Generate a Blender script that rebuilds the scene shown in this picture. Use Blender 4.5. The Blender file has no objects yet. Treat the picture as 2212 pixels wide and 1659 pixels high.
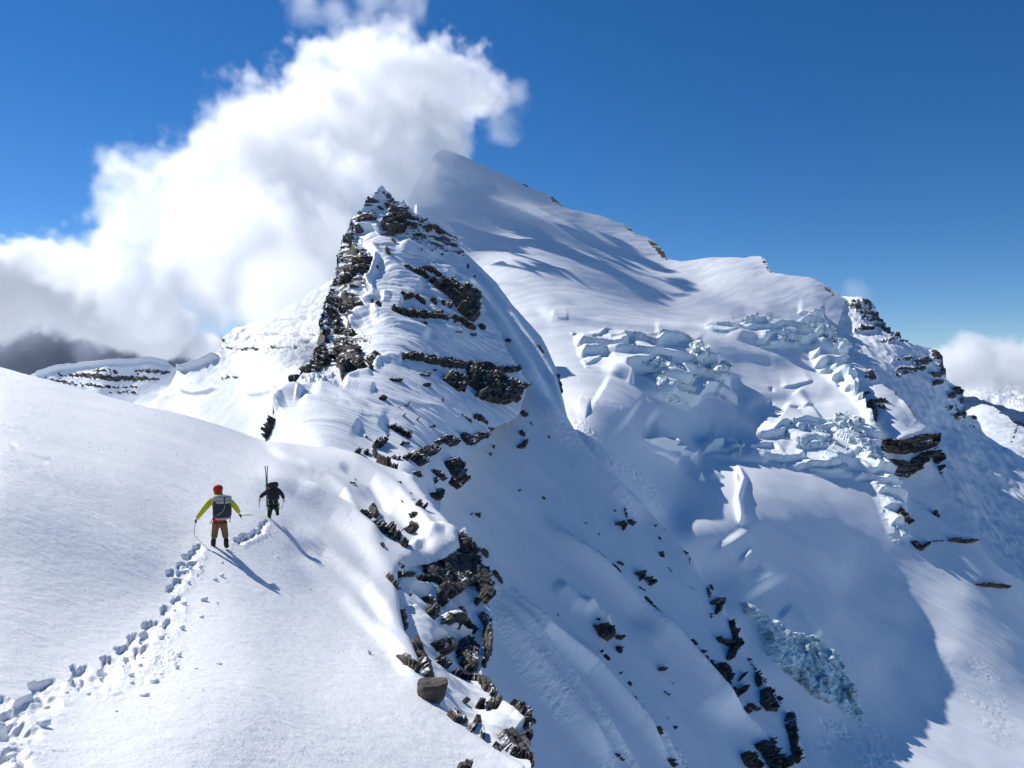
import bpy, bmesh, math, random
import numpy as np
from mathutils import Vector, Matrix
sc = bpy.context.scene
COL = sc.collection
# ------------------------------------------------------------------ camera, sky, sun, exposure
F = 1580.0                      # focal length in units of a 2212 wide picture
cam = bpy.data.cameras.new('camera'); cam_o = bpy.data.objects.new('camera', cam); COL.objects.link(cam_o)
cam_o.rotation_euler = (math.pi/2, 0, 0); cam.sensor_width = 36; cam.lens = 36*F/2212
cam.clip_start = .1; cam.clip_end = 300000; sc.camera = cam_o
AZ = math.radians(48); EL = math.radians(41)
SUN = np.array([-math.sin(AZ)*math.cos(EL), math.cos(AZ)*math.cos(EL), math.sin(EL)])
w = bpy.data.worlds.new('World'); sc.world = w; w.use_nodes = True
nt = w.node_tree; sky = nt.nodes.new('ShaderNodeTexSky'); sky.sky_type = 'NISHITA'; sky.sun_disc = False
sky.sun_elevation = EL; sky.sun_rotation = -AZ; sky.altitude = 3000; sky.air_density = 1.0; sky.dust_density = 0.06; sky.ozone_density = 3
hs = nt.nodes.new('ShaderNodeHueSaturation'); hs.inputs['Saturation'].default_value = 1.3; hs.inputs['Value'].default_value = .88; hs.inputs['Hue'].default_value = .504
nt.links.new(sky.outputs[0], hs.inputs['Color']); nt.links.new(hs.outputs[0], nt.nodes['Background'].inputs[0])
nt.nodes['Background'].inputs[1].default_value = .115
sl = bpy.data.lights.new('sun', 'SUN'); sl.energy = 4.8; sl.angle = math.radians(.5); sl.color = (1, .965, .91)
so = bpy.data.objects.new('sun', sl); COL.objects.link(so)
so.rotation_euler = Vector(SUN).to_track_quat('Z', 'Y').to_euler()
sc.view_settings.view_transform = 'Standard'; sc.view_settings.look = 'None'
sc.view_settings.exposure = 0.05; sc.view_settings.gamma = 1
sc.cycles.volume_bounces = 16; sc.cycles.volume_max_steps = 512; sc.cycles.max_bounces = 24
sc.cycles.diffuse_bounces = 8

# ------------------------------------------------------------------ small maths
def U(x, y, D):
    return ((x-1106)/F*D, D, -(y-829.5)/F*D)
rs = np.random.RandomState(7)
_perm = rs.permutation(256).astype(np.int32); _perm = np.concatenate([_perm, _perm, _perm])
_g = rs.normal(size=(256, 3)).astype(np.float32); _g /= np.linalg.norm(_g, axis=1)[:, None]
def perlin(P):
    P = np.asarray(P, np.float32); Pi = np.floor(P); f = P-Pi; Pi = Pi.astype(np.int64) & 255
    u = f*f*f*(f*(f*6-15)+10); out = np.zeros(len(P), np.float32)
    for i in (0, 1):
        for j in (0, 1):
            for k in (0, 1):
                h = _perm[_perm[_perm[(Pi[:, 0]+i) & 255]+((Pi[:, 1]+j) & 255)]+((Pi[:, 2]+k) & 255)]
                g = _g[h]; d = g[:, 0]*(f[:, 0]-i)+g[:, 1]*(f[:, 1]-j)+g[:, 2]*(f[:, 2]-k)
                out += d*(u[:, 0] if i else 1-u[:, 0])*(u[:, 1] if j else 1-u[:, 1])*(u[:, 2] if k else 1-u[:, 2])
    return out*1.6
def fbm(P, octs=4, rough=.5, ridged=False):
    P = np.asarray(P, np.float32); a = 1.; s = np.zeros(len(P), np.float32); n = 0
    for o in range(octs):
        v = perlin(P*(2.03**o)+o*17.3)
        s += a*((1-2*np.abs(v)) if ridged else v); n += a; a *= rough
    return s/n
def hash01(*ks):
    h = np.zeros(len(ks[0]), np.int64)
    for k in ks: h = _perm[(h + k.astype(np.int64)) & 255].astype(np.int64)*1
    return h/255.
def sstep(a, b, x):
    t = np.clip((x-a)/(b-a), 0, 1); return t*t*(3-2*t)
def inpoly(x, y, poly):
    x = np.asarray(x); y = np.asarray(y); r = np.zeros(x.shape, bool); n = len(poly)
    for i in range(n):
        x1, y1 = poly[i]; x2, y2 = poly[(i+1) % n]
        if y1 == y2: continue
        c = ((y1 > y) != (y2 > y)) & (x < (x2-x1)*(y-y1)/(y2-y1)+x1); r ^= c
    return r
def polydist(x, y, pts, closed=False):
    """distance to a polyline, side (+ to the left hand of travel on screen-up), and 0..1 position along it"""
    best = np.full(x.shape, 1e9); side = np.zeros(x.shape); tt = np.zeros(x.shape)
    pts = [(float(a), float(b)) for a, b in pts]
    if closed: pts = pts+[pts[0]]
    L = [math.hypot(pts[i+1][0]-pts[i][0], pts[i+1][1]-pts[i][1]) for i in range(len(pts)-1)]; tot = sum(L); acc = 0
    for i in range(len(pts)-1):
        (x1, y1), (x2, y2) = pts[i], pts[i+1]; l = max(L[i], 1e-6); dx, dy = (x2-x1)/l, (y2-y1)/l
        t = np.clip((x-x1)*dx+(y-y1)*dy, 0, l); d = np.hypot(x-x1-t*dx, y-y1-t*dy); m = d < best
        best[m] = d[m]; side[m] = np.sign((x-x1)*dy-(y-y1)*dx)[m]; tt[m] = ((acc+t)/tot)[m]; acc += L[i]
    return best, side, tt
def tps(ctrl, lam=.002):
    C = np.array(ctrl, float); s = 1000.; X = C[:, :2]/s; v = np.log(C[:, 2]); n = len(C)
    d = np.linalg.norm(X[:, None]-X[None], axis=2); K = np.where(d > 0, d*d*np.log(d+1e-12), 0)+lam*np.eye(n)
    P = np.hstack([np.ones((n, 1)), X]); A = np.zeros((n+3, n+3)); A[:n, :n] = K; A[:n, n:] = P; A[n:, :n] = P.T
    wv = np.linalg.solve(A, np.concatenate([v, np.zeros(3)]))
    def f(x, y):
        sh = np.shape(x); x = np.ravel(x)/s; y = np.ravel(y)/s; o = wv[n]+wv[n+1]*x+wv[n+2]*y
        for i in range(n):
            r2 = (x-X[i, 0])**2+(y-X[i, 1])**2; o = o+wv[i]*.5*r2*np.log(r2+1e-18)
        return np.exp(o).reshape(sh)
    return f
# ------------------------------------------------------------------ object helpers
def tag(o, label=None, cat=None, group=None, kind=None):
    if label: o['label'] = label
    if cat: o['category'] = cat
    if group: o['group'] = group
    if kind: o['kind'] = kind
    return o
def mesh_obj(name, V, Fc, mats, parent=None, smooth=True, attrs=None, loc=None):
    me = bpy.data.meshes.new(name)
    V = np.asarray(V, np.float32)
    if isinstance(Fc, np.ndarray):
        nf = len(Fc); k = Fc.shape[1]
        me.vertices.add(len(V)); me.vertices.foreach_set('co', V.ravel())
        me.loops.add(nf*k); me.loops.foreach_set('vertex_index', Fc.ravel().astype(np.int32))
        me.polygons.add(nf); me.polygons.foreach_set('loop_start', np.arange(nf, dtype=np.int32)*k)
        me.update(calc_edges=True)
    else:
        me.from_pydata([tuple(map(float, v)) for v in V], [], [tuple(int(q) for q in f) for f in Fc]); me.update()
    if smooth: me.polygons.foreach_set('use_smooth', np.ones(len(me.polygons), bool))
    for k2, a in (attrs or {}).items():
        at = me.attributes.new(k2, 'FLOAT', 'POINT'); at.data.foreach_set('value', np.asarray(a, np.float32))
    for m in (mats if isinstance(mats, (list, tuple)) else [mats]): me.materials.append(m)
    o = bpy.data.objects.new(name, me); COL.objects.link(o)
    if loc is not None: o.location = loc
    if parent is not None: o.parent = parent
    return o
# ------------------------------------------------------------------ materials
class NT:
    def __init__(s, m): s.t = m.node_tree; s.n = s.t.nodes; s.l = s.t.links
    def put(s, sock, v):
        if hasattr(v, 'is_output'): s.l.new(v, sock)
        else: sock.default_value = v
    def math(s, op, a, b=None, c=None, clamp=False):
        n = s.n.new('ShaderNodeMath'); n.operation = op; n.use_clamp = clamp
        for i, v in enumerate((a, b, c)):
            if v is not None: s.put(n.inputs[i], v)
        return n.outputs[0]
    def noise(s, vec, scale, detail=4, rough=.55, col=False):
        n = s.n.new('ShaderNodeTexNoise'); s.l.new(vec, n.inputs['Vector']); n.inputs['Scale'].default_value = scale
        n.inputs['Detail'].default_value = detail; n.inputs['Roughness'].default_value = rough
        return n.outputs[1 if col else 0]
    def ramp(s, v, a, b, lo=0., hi=1.):
        n = s.n.new('ShaderNodeMapRange'); n.interpolation_type = 'SMOOTHSTEP'; s.put(n.inputs[0], v)
        n.inputs[1].default_value = a; n.inputs[2].default_value = b; n.inputs[3].default_value = lo; n.inputs[4].default_value = hi
        return n.outputs[0]
    def mix(s, f, a, b):
        n = s.n.new('ShaderNodeMix'); n.data_type = 'RGBA'; s.put(n.inputs[0], f)
        for i, v in ((6, a), (7, b)):
            if hasattr(v, 'is_output'): s.l.new(v, n.inputs[i])
            else: n.inputs[i].default_value = (*v, 1)
        return n.outputs[2]
    def attr(s, name):
        n = s.n.new('ShaderNodeAttribute'); n.attribute_name = name; return n.outputs['Fac']
    def scalev(s, vec, v):
        n = s.n.new('ShaderNodeVectorMath'); n.operation = 'MULTIPLY'; s.l.new(vec, n.inputs[0]); n.inputs[1].default_value = v; return n.outputs[0]
SNOW = (.85, .88, .91); ROCKA = (.055, .051, .048); ROCKB = (.16, .145, .128); ICE = (.62, .77, .80)
def terrain_mat(name, unit, bump=.5, base_rock=0.0, hold=.62, strata=1.0, aniso=(1, 1, 1), rockA=ROCKA, rockB=ROCKB, dirt=False, snow=SNOW, grain=1.0):
    """snow that lies on everything flat enough, rock where the rock attribute is high and the face is steep, old ice where ice is high"""
    m = bpy.data.materials.new(name); m.use_nodes = True; q = NT(m); b = q.n['Principled BSDF']
    geo = q.n.new('ShaderNodeNewGeometry'); pos = geo.outputs['Position']
    sep = q.n.new('ShaderNodeSeparateXYZ'); q.l.new(geo.outputs['Normal'], sep.inputs[0]); nz = sep.outputs[2]
    rk = q.attr('rock'); ic = q.attr('ice'); rg = q.attr('rough')
    if base_rock: rk = q.math('ADD', rk, base_rock)
    n1 = q.noise(pos, 1.1/unit, 5, .65); n2 = q.noise(pos, 6/unit, 4, .6)
    # snow cling: low where steep
    cling = q.math('MULTIPLY', q.math('SUBTRACT', hold, nz), 2.6 if base_rock else 1.0)
    e = q.math('ADD', q.math('ADD', q.math('SUBTRACT', rk, .5), q.math('MULTIPLY', cling, .9)), q.math('MULTIPLY', q.math('SUBTRACT', n1, .5), 1.2))
    e = q.math('ADD', e, q.math('MULTIPLY', q.math('SUBTRACT', n2, .5), .7))
    st_ = q.noise(q.scalev(pos, (.22, .22, 3.0*strata)), 1.5/unit, 4, .65)
    if rockA[0] < .3: e = q.math('ADD', e, q.math('MULTIPLY', q.math('SUBTRACT', st_, .52), 2.2))
    rmask = q.math('MULTIPLY', q.ramp(e, -.03, .07), q.ramp(rk, .03, .25))
    sv = q.scalev(pos, (.25, .25, 2.2*strata))
    rc = q.mix(q.ramp(q.noise(sv, 2/unit, 6, .7), .35, .68), rockA, rockB)
    if rockA[0] < .3: rc = q.mix(q.ramp(q.noise(pos, 1.7/unit, 4), .5, .75), rc, (.17, .13, .095))
    sn = snow
    if dirt:
        sn = q.mix(q.math('MULTIPLY', q.ramp(q.noise(pos, .9/unit, 6, .7), .48, .7), .9), ICE, (.10, .10, .10))
        icec = sn
    else:
        icec = q.mix(q.noise(q.scalev(pos, (1, 1, 3)), 1.2/unit, 4), (.58, .75, .79), (.80, .87, .89))
    if not dirt: sn = q.mix(q.math('MULTIPLY', rg, 1.0, clamp=True), sn, (.94, .95, .96))  # rough debris whitened; on the slide tracks this stands in for grazing sun
    c = q.mix(ic, sn, icec); c = q.mix(rmask, c, rc)
    q.l.new(c, b.inputs['Base Color'])
    q.put(b.inputs['Roughness'], q.math('ADD', .55, q.math('MULTIPLY', rmask, .3)))
    b.inputs['Specular IOR Level'].default_value = .25
    # bump
    bv = q.scalev(pos, aniso)
    sb = q.math('ADD', q.math('MULTIPLY', q.noise(bv, 14*grain/unit, 4, .75), .25*grain), q.math('MULTIPLY', q.noise(bv, 2.2*grain/unit, 4, .6), 1.0))
    rgb = q.math('MULTIPLY', q.noise(pos, 9/unit, 2, .8), q.math('MULTIPLY', rg, 2.4))
    sb = q.math('ADD', sb, rgb)
    rb = q.math('MULTIPLY', q.noise(sv, 5/unit, 5, .75), 4.0)
    hgt = q.math('ADD', q.math('MULTIPLY', sb, q.math('SUBTRACT', 1.0, rmask)), q.math('MULTIPLY', rb, rmask))
    hgt = q.math('ADD', hgt, q.math('MULTIPLY', rmask, -.6))
    bp = q.n.new('ShaderNodeBump'); bp.inputs['Strength'].default_value = 1.0; bp.inputs['Distance'].default_value = .05*unit*bump
    q.l.new(hgt, bp.inputs['Height']); q.l.new(bp.outputs[0], b.inputs['Normal'])
    return m
def flat_mat(name, col, rough=.7, col2=None, scale=30, bump=0., spec=.3, metal=0):
    m = bpy.data.materials.new(name); m.use_nodes = True; q = NT(m); b = q.n['Principled BSDF']
    tc = q.n.new('ShaderNodeTexCoord'); v = tc.outputs['Object']
    n = q.noise(v, scale, 4)
    q.l.new(q.mix(q.ramp(n, .35, .65), col, col2 or tuple(c*.75 for c in col)), b.inputs['Base Color'])
    b.inputs['Roughness'].default_value = rough; b.inputs['Specular IOR Level'].default_value = spec; b.inputs['Metallic'].default_value = metal
    if bump:
        bp = q.n.new('ShaderNodeBump'); bp.inputs['Distance'].default_value = bump; q.l.new(n, bp.inputs['Height']); q.l.new(bp.outputs[0], b.inputs['Normal'])
    return m
# ------------------------------------------------------------------ terrain patches
class Patch:
    def __init__(s, name, top, bot, step, ctrl, ystep=None, keep=None, topnoise=0., lam=.002, tn_scale=20.):
        s.name = name; s.top_p = np.array(top, float); s.bot_p = np.array(bot, float)
        x0 = s.top_p[0, 0]; x1 = s.top_p[-1, 0]; s.nc = int((x1-x0)/step)+1; s.x0 = x0; s.sx = (x1-x0)/(s.nc-1)
        xs = x0+s.sx*np.arange(s.nc)
        s.topy = np.interp(xs, s.top_p[:, 0], s.top_p[:, 1])
        if topnoise:
            amp = np.interp(xs, [a[0] for a in topnoise], [a[1] for a in topnoise]) if isinstance(topnoise, list) else topnoise
            q = np.stack([xs/tn_scale, xs*0+3.3, xs*0+len(name)], 1); s.topy = s.topy+amp*fbm(q, 4, .65)*1.3
        s.boty = np.interp(xs, s.bot_p[:, 0], s.bot_p[:, 1])
        s.nr = int(np.max(s.boty-s.topy)/(ystep or step))+1
        s.y0 = float(s.topy.min()); s.y1 = float(s.boty.max()); s.nr = int((s.y1-s.y0)/(ystep or step))+1; s.sy = (s.y1-s.y0)/(s.nr-1)
        yr = s.y0+s.sy*np.arange(s.nr); s.px = np.repeat(xs[None], s.nr, 0); s.yreg = np.repeat(yr[:, None], s.nc, 1)
        s.py = np.minimum(np.maximum(s.yreg, s.topy[None]), s.boty[None])
        s.f = tps(ctrl, lam); s.D = s.f(s.px, s.py)
        s.keep = keep; s.ds = None
        s.P = np.stack([(s.px-1106)/F*s.D, s.D, -(s.py-829.5)/F*s.D], -1)
        s.attr = {k: np.zeros(s.px.shape, np.float32) for k in ('rock', 'ice', 'rough')}
        s.N = s.normals(); s.H = np.zeros(s.px.shape)
    def normals(s):
        du = np.gradient(s.P, axis=1); dv = np.gradient(s.P, axis=0); n = np.cross(dv, du)
        l = np.linalg.norm(n, axis=-1, keepdims=True); bad = l[..., 0] < 1e-3*np.median(l, axis=1)+1e-9
        n /= l+1e-12
        cl = (s.yreg < s.topy[None]+s.sy*1.01)            # columns above the skyline borrow the first good normal below it
        jj = np.clip(((s.topy-s.y0)/s.sy).astype(int)+3, 0, s.nr-1); n = np.where(cl[..., None], n[jj, np.arange(s.nc)][None], n)
        f = np.sign(np.sum(n*-s.P, -1, keepdims=True)); return n*f
    def stroke(s, pts, w, amp, kind='ridge', W=None, taper=.15, attr=None, aval=1., aw=None):
        """relief along a polyline given in picture units; amp in metres"""
        W = W or w; R = 3.2*max(w, W); xs = [p[0] for p in pts]; ys = [p[1] for p in pts]
        m = (s.px > min(xs)-R) & (s.px < max(xs)+R) & (s.py > min(ys)-R) & (s.py < max(ys)+R)
        if not m.any(): return
        x, y = s.px[m], s.py[m]; d, sd, t = polydist(x, y, pts); sg = d*sd
        tp = sstep(0, taper, t)*sstep(0, taper, 1-t) if taper else 1.
        if kind == 'ridge': h = amp*np.exp(-(d/w)**2)
        elif kind == 'step':          # + side high, - side low, both fading back over W
            h = amp*.5*np.tanh(sg/w)*np.exp(-(d/W)**2)
        elif kind == 'edge':          # rises slowly to the line from the + side, drops at once on the - side
            h = amp*np.where(sg > -w, np.exp(-np.maximum(sg, 0)/W)*sstep(-w, 0, sg)*sstep(2.9*W, 1.6*W, sg), 0)
        s.H[m] += h*tp*(s.D[m]/s.ds if s.ds else 1)
        if attr:
            aw = aw or w*1.5; a = s.attr[attr]
            if kind == 'edge': v = sstep(-w*1.7, -w*.6, sg)*sstep(.6*w, -.1*w, sg)
            else: v = sstep(aw, aw*.5, d)
            a[m] = np.maximum(a[m], v*aval*tp)
    def paint(s, attr, pts, w, val=1., poly=False, noise=0., nscale=12., add=False):
        if poly:
            d, _, _ = polydist(s.px.ravel(), s.py.ravel(), pts, True); ins = inpoly(s.px.ravel(), s.py.ravel(), pts); sg = np.where(ins, -d, d)
        else:
            d, _, t = polydist(s.px.ravel(), s.py.ravel(), pts); sg = d-w*np.interp(t, [0, .15, .85, 1], [.4, 1, 1, .4]); 
        if noise: sg = sg+noise*fbm(np.stack([s.px.ravel()/nscale, s.py.ravel()/nscale, np.zeros(sg.size)], 1), 4, .6)
        v = (val*sstep(w*.35 if not poly else w, -w*.35 if not poly else -w, sg)).reshape(s.px.shape)
        s.attr[attr] = np.maximum(s.attr[attr], v)
    def apply(s):
        s.P = s.P+s.N*s.H[..., None]; s.H = np.zeros(s.px.shape); s.N = s.normals()
    def sample(s, x, y):
        x = np.asarray(x, float); y = np.asarray(y, float)
        u = np.clip((x-s.x0)/s.sx, 0, s.nc-1.001); i = u.astype(int); fu = u-i
        v = np.clip((y-s.y0)/s.sy, 0, s.nr-1.001); j = v.astype(int); fv = v-j
        def g(A):
            fu_, fv_ = fu[..., None], fv[..., None]
            return (A[j, i]*(1-fu_)+A[j, i+1]*fu_)*(1-fv_)+(A[j+1, i]*(1-fu_)+A[j+1, i+1]*fu_)*fv_
        return g(s.P), g(s.N)
    def build(s, mat, name, back=.06, down=.05, label=None, rim_rock=0):
        idx = np.arange(s.nr*s.nc).reshape(s.nr, s.nc)
        a, b, c, d = idx[:-1, :-1], idx[1:, :-1], idx[1:, 1:], idx[:-1, 1:]
        k = (s.yreg[1:, :-1] > np.minimum(s.topy[:-1], s.topy[1:])[None]) & (s.yreg[:-1, :-1] < np.maximum(s.boty[:-1], s.boty[1:])[None])
        hgt_ = (s.py[1:, :-1]-s.py[:-1, :-1])+(s.py[1:, 1:]-s.py[:-1, 1:]); k &= hgt_ > 1e-4
        if s.keep is not None:
            cx = (s.px[:-1, :-1]+s.px[1:, 1:])/2; cy = (s.py[:-1, :-1]+s.py[1:, 1:])/2
            jit = 2.2*s.edge_j if hasattr(s, 'edge_j') else 0
            if jit:
                q = np.stack([cx.ravel()/9, cy.ravel()/9, cx.ravel()*0], 1); cx = cx+(jit*fbm(q, 4, .6)).reshape(cx.shape); cy = cy+(jit*fbm(q+31, 4, .6)).reshape(cx.shape)
            k &= inpoly(cx, cy, s.keep)
        Q = np.stack([a[k], b[k], c[k], d[k]], 1)
        V = s.P.reshape(-1, 3)
        # skirt: boundary edges folded away behind the surface
        E = np.concatenate([Q[:, [0, 1]], Q[:, [1, 2]], Q[:, [2, 3]], Q[:, [3, 0]]]); n = len(V)
        key = np.minimum(E[:, 0], E[:, 1]).astype(np.int64)*n+np.maximum(E[:, 0], E[:, 1]); _, inv, cnt = np.unique(key, return_inverse=True, return_counts=True)
        B = E[cnt[inv] == 1]
        bv, bi = np.unique(B, return_inverse=True); bi = bi.reshape(B.shape)
        base = V[bv]; dist = np.linalg.norm(base, axis=1, keepdims=True)
        fpy = s.py.ravel()[np.concatenate([Q]*4)].mean(1)[cnt[inv] == 1]; acc = np.zeros(len(bv)); num = np.zeros(len(bv))
        for kk in (0, 1): np.add.at(acc, bi[:, kk], fpy-s.py.ravel()[bv][bi[:, kk]]); np.add.at(num, bi[:, kk], 1)
        top = ((s.py.ravel()-np.repeat(s.topy[None], s.nr, 0).ravel())[bv] < 4)[:, None]*1.
        r1 = base*(1+back*.3)-np.array([0, 0, 1])*dist*down*.12*top
        r2 = base*(1+back)-np.array([0, 0, 1])*dist*down*top
        m = len(bv); V2 = np.concatenate([V, base, r1, r2])
        S1 = np.stack([n+bi[:, 1], n+bi[:, 0], n+m+bi[:, 0], n+m+bi[:, 1]], 1)
        S2 = S1+m; 
        FF = np.concatenate([Q, S1, S2])
        at = {kk: np.concatenate([v.ravel(), v.ravel()[bv]]+[np.maximum(v.ravel()[bv], rim_rock if kk == 'rock' else 0)]*2) for kk, v in s.attr.items()}
        used = np.zeros(len(V2), bool); used[FF.ravel()] = True; re = np.cumsum(used)-1
        o = mesh_obj(name, V2[used], re[FF], mat, attrs={kk: v[used] for kk, v in at.items()})
        tag(o, label, None, None, 'structure'); return o
def crop(ox, oy, k): return lambda *p: [(ox+k*a, oy+k*b) for a, b in p]
c3 = crop(608, 332, .2486); c4 = crop(553, 719, .3); c5 = crop(719, 1161, .3); c6 = crop(1106, 608, .35)
c7 = crop(1438, 1051, .3667); c8 = crop(1493, 498, .325); cF = crop(1051, 1051, .3666); cL = crop(0, 553, .3333)
M_near = terrain_mat('near_snow', 1.0, snow=(.82, .83, .845), bump=.5, aniso=(1.2, .7, 1), hold=.55, grain=1.8)
M_ridge = terrain_mat('ridge_snow', 6.0, bump=.35, hold=.6)
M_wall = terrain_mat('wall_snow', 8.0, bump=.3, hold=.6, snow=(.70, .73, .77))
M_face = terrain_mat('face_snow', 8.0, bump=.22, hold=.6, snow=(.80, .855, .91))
M_glac = terrain_mat('glacier_snow', 18.0, bump=.10, hold=.6)
M_dirty = terrain_mat('dirty_ice', 9.0, bump=.7, dirt=True, hold=.6)
M_far = terrain_mat('far_snow', 40.0, bump=.2, hold=.6)
M_rock_near = terrain_mat('near_rock', 1.2, bump=.8, base_rock=1.0, hold=.44, strata=.6)
M_rock_mid = terrain_mat('ridge_rock', 5.0, bump=.6, base_rock=1.0, hold=.35)
M_rock_far = terrain_mat('far_rock', 9.0, bump=.5, base_rock=1.0, hold=.45)

def noise_on(p, scale, amp, octs=4, rough=.5, ridged=False, stretch=(1, 1, 1), seed=0, mask=None):
    q = p.P.reshape(-1, 3)/scale*np.array(stretch)+seed
    h = amp*fbm(q, octs, rough, ridged).reshape(p.px.shape)
    p.H += h if mask is None else h*mask

# ---- far left ridge under the cloud
P8 = Patch('far_left', [(40, 822), (80, 803), (110, 797), (150, 789), (175, 788), (200, 781), (260, 779), (330, 777), (352, 783), (375, 792), (392, 793), (402, 790)],
           [(40, 960), (402, 960)], 1.2, [(60, 815, 1450), (150, 790, 1320), (260, 780, 1200), (330, 778, 1130), (375, 792, 1090), (400, 792, 1070),
            (150, 860, 1250), (260, 860, 1080), (350, 860, 980), (60, 950, 1200), (250, 950, 950), (400, 950, 850)], topnoise=1.0, tn_scale=12)
for a, wd in ((cL((450, 770), (560, 775), (700, 790), (860, 790), (1020, 795)), 5), (cL((600, 742), (750, 748)), 2.5), (cL((880, 742), (980, 745), (1100, 750)), 3.5),
              (cL((300, 800), (450, 825), (620, 845), (900, 852)), 2.2), (cL((700, 882), (890, 885)), 1.6), (cL((380, 770), (440, 772)), 1.5)):
    P8.paint('rock', a, wd, 1, noise=9, nscale=7)
P8.H += 9*P8.attr['rock']*fbm(P8.P.reshape(-1, 3)/np.array([14, 14, 7]), 3).reshape(P8.px.shape)
noise_on(P8, 90, 7, 4); P8.stroke(cL((225, 770), (440, 712), (680, 690), (980, 676), (1130, 715)), 3, 8, 'ridge', taper=.05)
P8.apply(); P8.build(M_far, 'far_ridge')

# ---- left wall, sunlit, running up into the cloud
P7 = Patch('left_wall', [(318, 884), (345, 862), (366, 835), (380, 812), (383, 800), (392, 797), (400, 796), (422, 790), (436, 773), (455, 762), (476, 752), (478, 738), (480, 730), (500, 714), (560, 690), (640, 655), (720, 600), (800, 520), (900, 440)],
           [(318, 900), (330, 960), (420, 1010), (900, 1020)], 1.5, [(480, 740, 575), (385, 800, 640), (330, 880, 520), (345, 860, 555), (560, 800, 470), (700, 700, 540), (700, 640, 590), (620, 860, 340), (550, 930, 300),
            (420, 890, 500), (440, 940, 420), (700, 900, 300), (900, 900, 330), (900, 440, 640), (900, 700, 500), (800, 520, 620)], topnoise=.8)
for k, (a, wd) in enumerate(((cL((1435, 590), (1560, 592), (1700, 592), (1840, 580), (2000, 590), (2100, 580)), 3.2), (cL((1440, 540), (1460, 560)), 3.5), (cL((1430, 790), (1550, 790)), 2.2),
              (cL((1640, 505), (1750, 500), (1900, 510), (2080, 500)), 2.6), (cL((1720, 455), (1800, 450), (1950, 470), (2090, 450)), 2.6), (cL((1780, 410), (1900, 405), (2090, 395)), 2.6), (cL((1850, 375), (1950, 370), (2100, 350)), 2.6),
              (cL((1900, 540), (2000, 545), (2100, 540)), 2.6), (cL((1950, 330), (2100, 310)), 2.5))):
    P7.paint('rock', a, wd, .8, noise=9, nscale=8)
noise_on(P7, 60, 3, 4); 
P7.H += 3*fbm(P7.P.reshape(-1, 3)/np.array([9, 14, 200]), 3, .6).reshape(P7.px.shape)*sstep(930, 700, P7.py)
P7.H += 4*P7.attr['rock']*fbm(P7.P.reshape(-1, 3)/np.array([9, 9, 4]), 3).reshape(P7.px.shape)
P7.stroke(cL((1140, 725), (1200, 740), (1260, 715), (1330, 690), (1420, 640)), 2.5, 6, 'ridge', taper=.05)
P7.stroke(cL((1150, 870), (1250, 895), (1330, 885), (1410, 850)), 2, 2.5, 'step', W=8); P7.stroke(cL((1600, 915), (1700, 895), (1800, 860)), 2, 2, 'step', W=8)
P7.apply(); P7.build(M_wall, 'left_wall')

# ---- far right ridge wall in shade
P5 = Patch('right_wall', [(1690, 600), (1750, 605), (1780, 614), (1790, 622), (1801, 630), (1806, 640), (1860, 645), (1868, 648), (1884, 657), (1890, 668), (1900, 685), (1912, 694), (1926, 712), (1940, 718), (1951, 736), (1962, 742), (1990, 748), (2010, 756), (2026, 765), (2031, 782), (2031, 795), (2037, 815), (2052, 828), (2062, 836), (2074, 846), (2079, 870), (2088, 885), (2092, 892), (2112, 898), (2118, 905), (2135, 930), (2165, 955), (2212, 985), (2260, 1015)],
           [(1690, 1200), (1850, 1220), (2100, 1240), (2260, 1370)], 1.6, [(1750, 605, 1200), (1860, 646, 1050), (1800, 640, 1120), (1900, 690, 1030), (2030, 795, 960), (2110, 900, 900), (2212, 985, 850), (1900, 900, 775), (1950, 1000, 715), (2000, 1100, 650),
            (2100, 1200, 625), (2212, 1280, 600), (2050, 950, 810), (2212, 1450, 560), (1850, 780, 890), (1800, 1200, 650), (2100, 1400, 580), (2260, 1015, 830)], topnoise=1.6, tn_scale=9)
for a, wd in ((c8((1060, 492), (1190, 482)), 3), (c8((1040, 515), (1220, 518)), 3), (c8((1100, 542), (1250, 556)), 3), (c8((1130, 575), (1275, 585)), 3), (c8((1090, 650), (1200, 630), (1300, 608)), 3.5), (c8((1280, 640), (1345, 668)), 5),
              (c8((1350, 672), (1410, 700)), 5), (c8((1240, 740), (1440, 735)), 2), (c8((1590, 820), (1640, 860)), 10), (c8((1470, 895), (1570, 880)), 8), (c8((1640, 900), (1655, 960)), 7), (c8((1360, 935), (1540, 930)), 4), (c8((1340, 970), (1450, 960)), 2),
              (c8((1580, 972), (1650, 975)), 5), (c8((1585, 1025), (1655, 1020)), 5), (c8((1735, 1055), (1785, 1085)), 6), (c8((1685, 1105), (1760, 1090)), 5), (c8((1790, 1115), (1800, 1140)), 5), (c8((1750, 1235), (1835, 1200)), 8), (c8((1870, 1215), (1915, 1235)), 5),
              (c8((1870, 1285), (1890, 1300)), 3), (c8((1150, 955), (1215, 975)), 6), (c8((1700, 1180), (1760, 1170)), 2), (c8((1330, 880), (1480, 850)), 2), (c8((880, 385), (955, 430)), 4)):
    P5.paint('rock', a, wd, 1, noise=11, nscale=8)
noise_on(P5, 120, 14, 5, .5); P5.H += 6*P5.attr['rock']*(.4+fbm(P5.P.reshape(-1, 3)/np.array([16, 16, 6]), 4, .6).reshape(P5.px.shape))
P5.H += 3*fbm(P5.P.reshape(-1, 3)/np.array([12, 30, 200]), 3, .6).reshape(P5.px.shape)
P5.apply(); P5.build(M_glac, 'right_wall_of_mountain')

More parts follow.
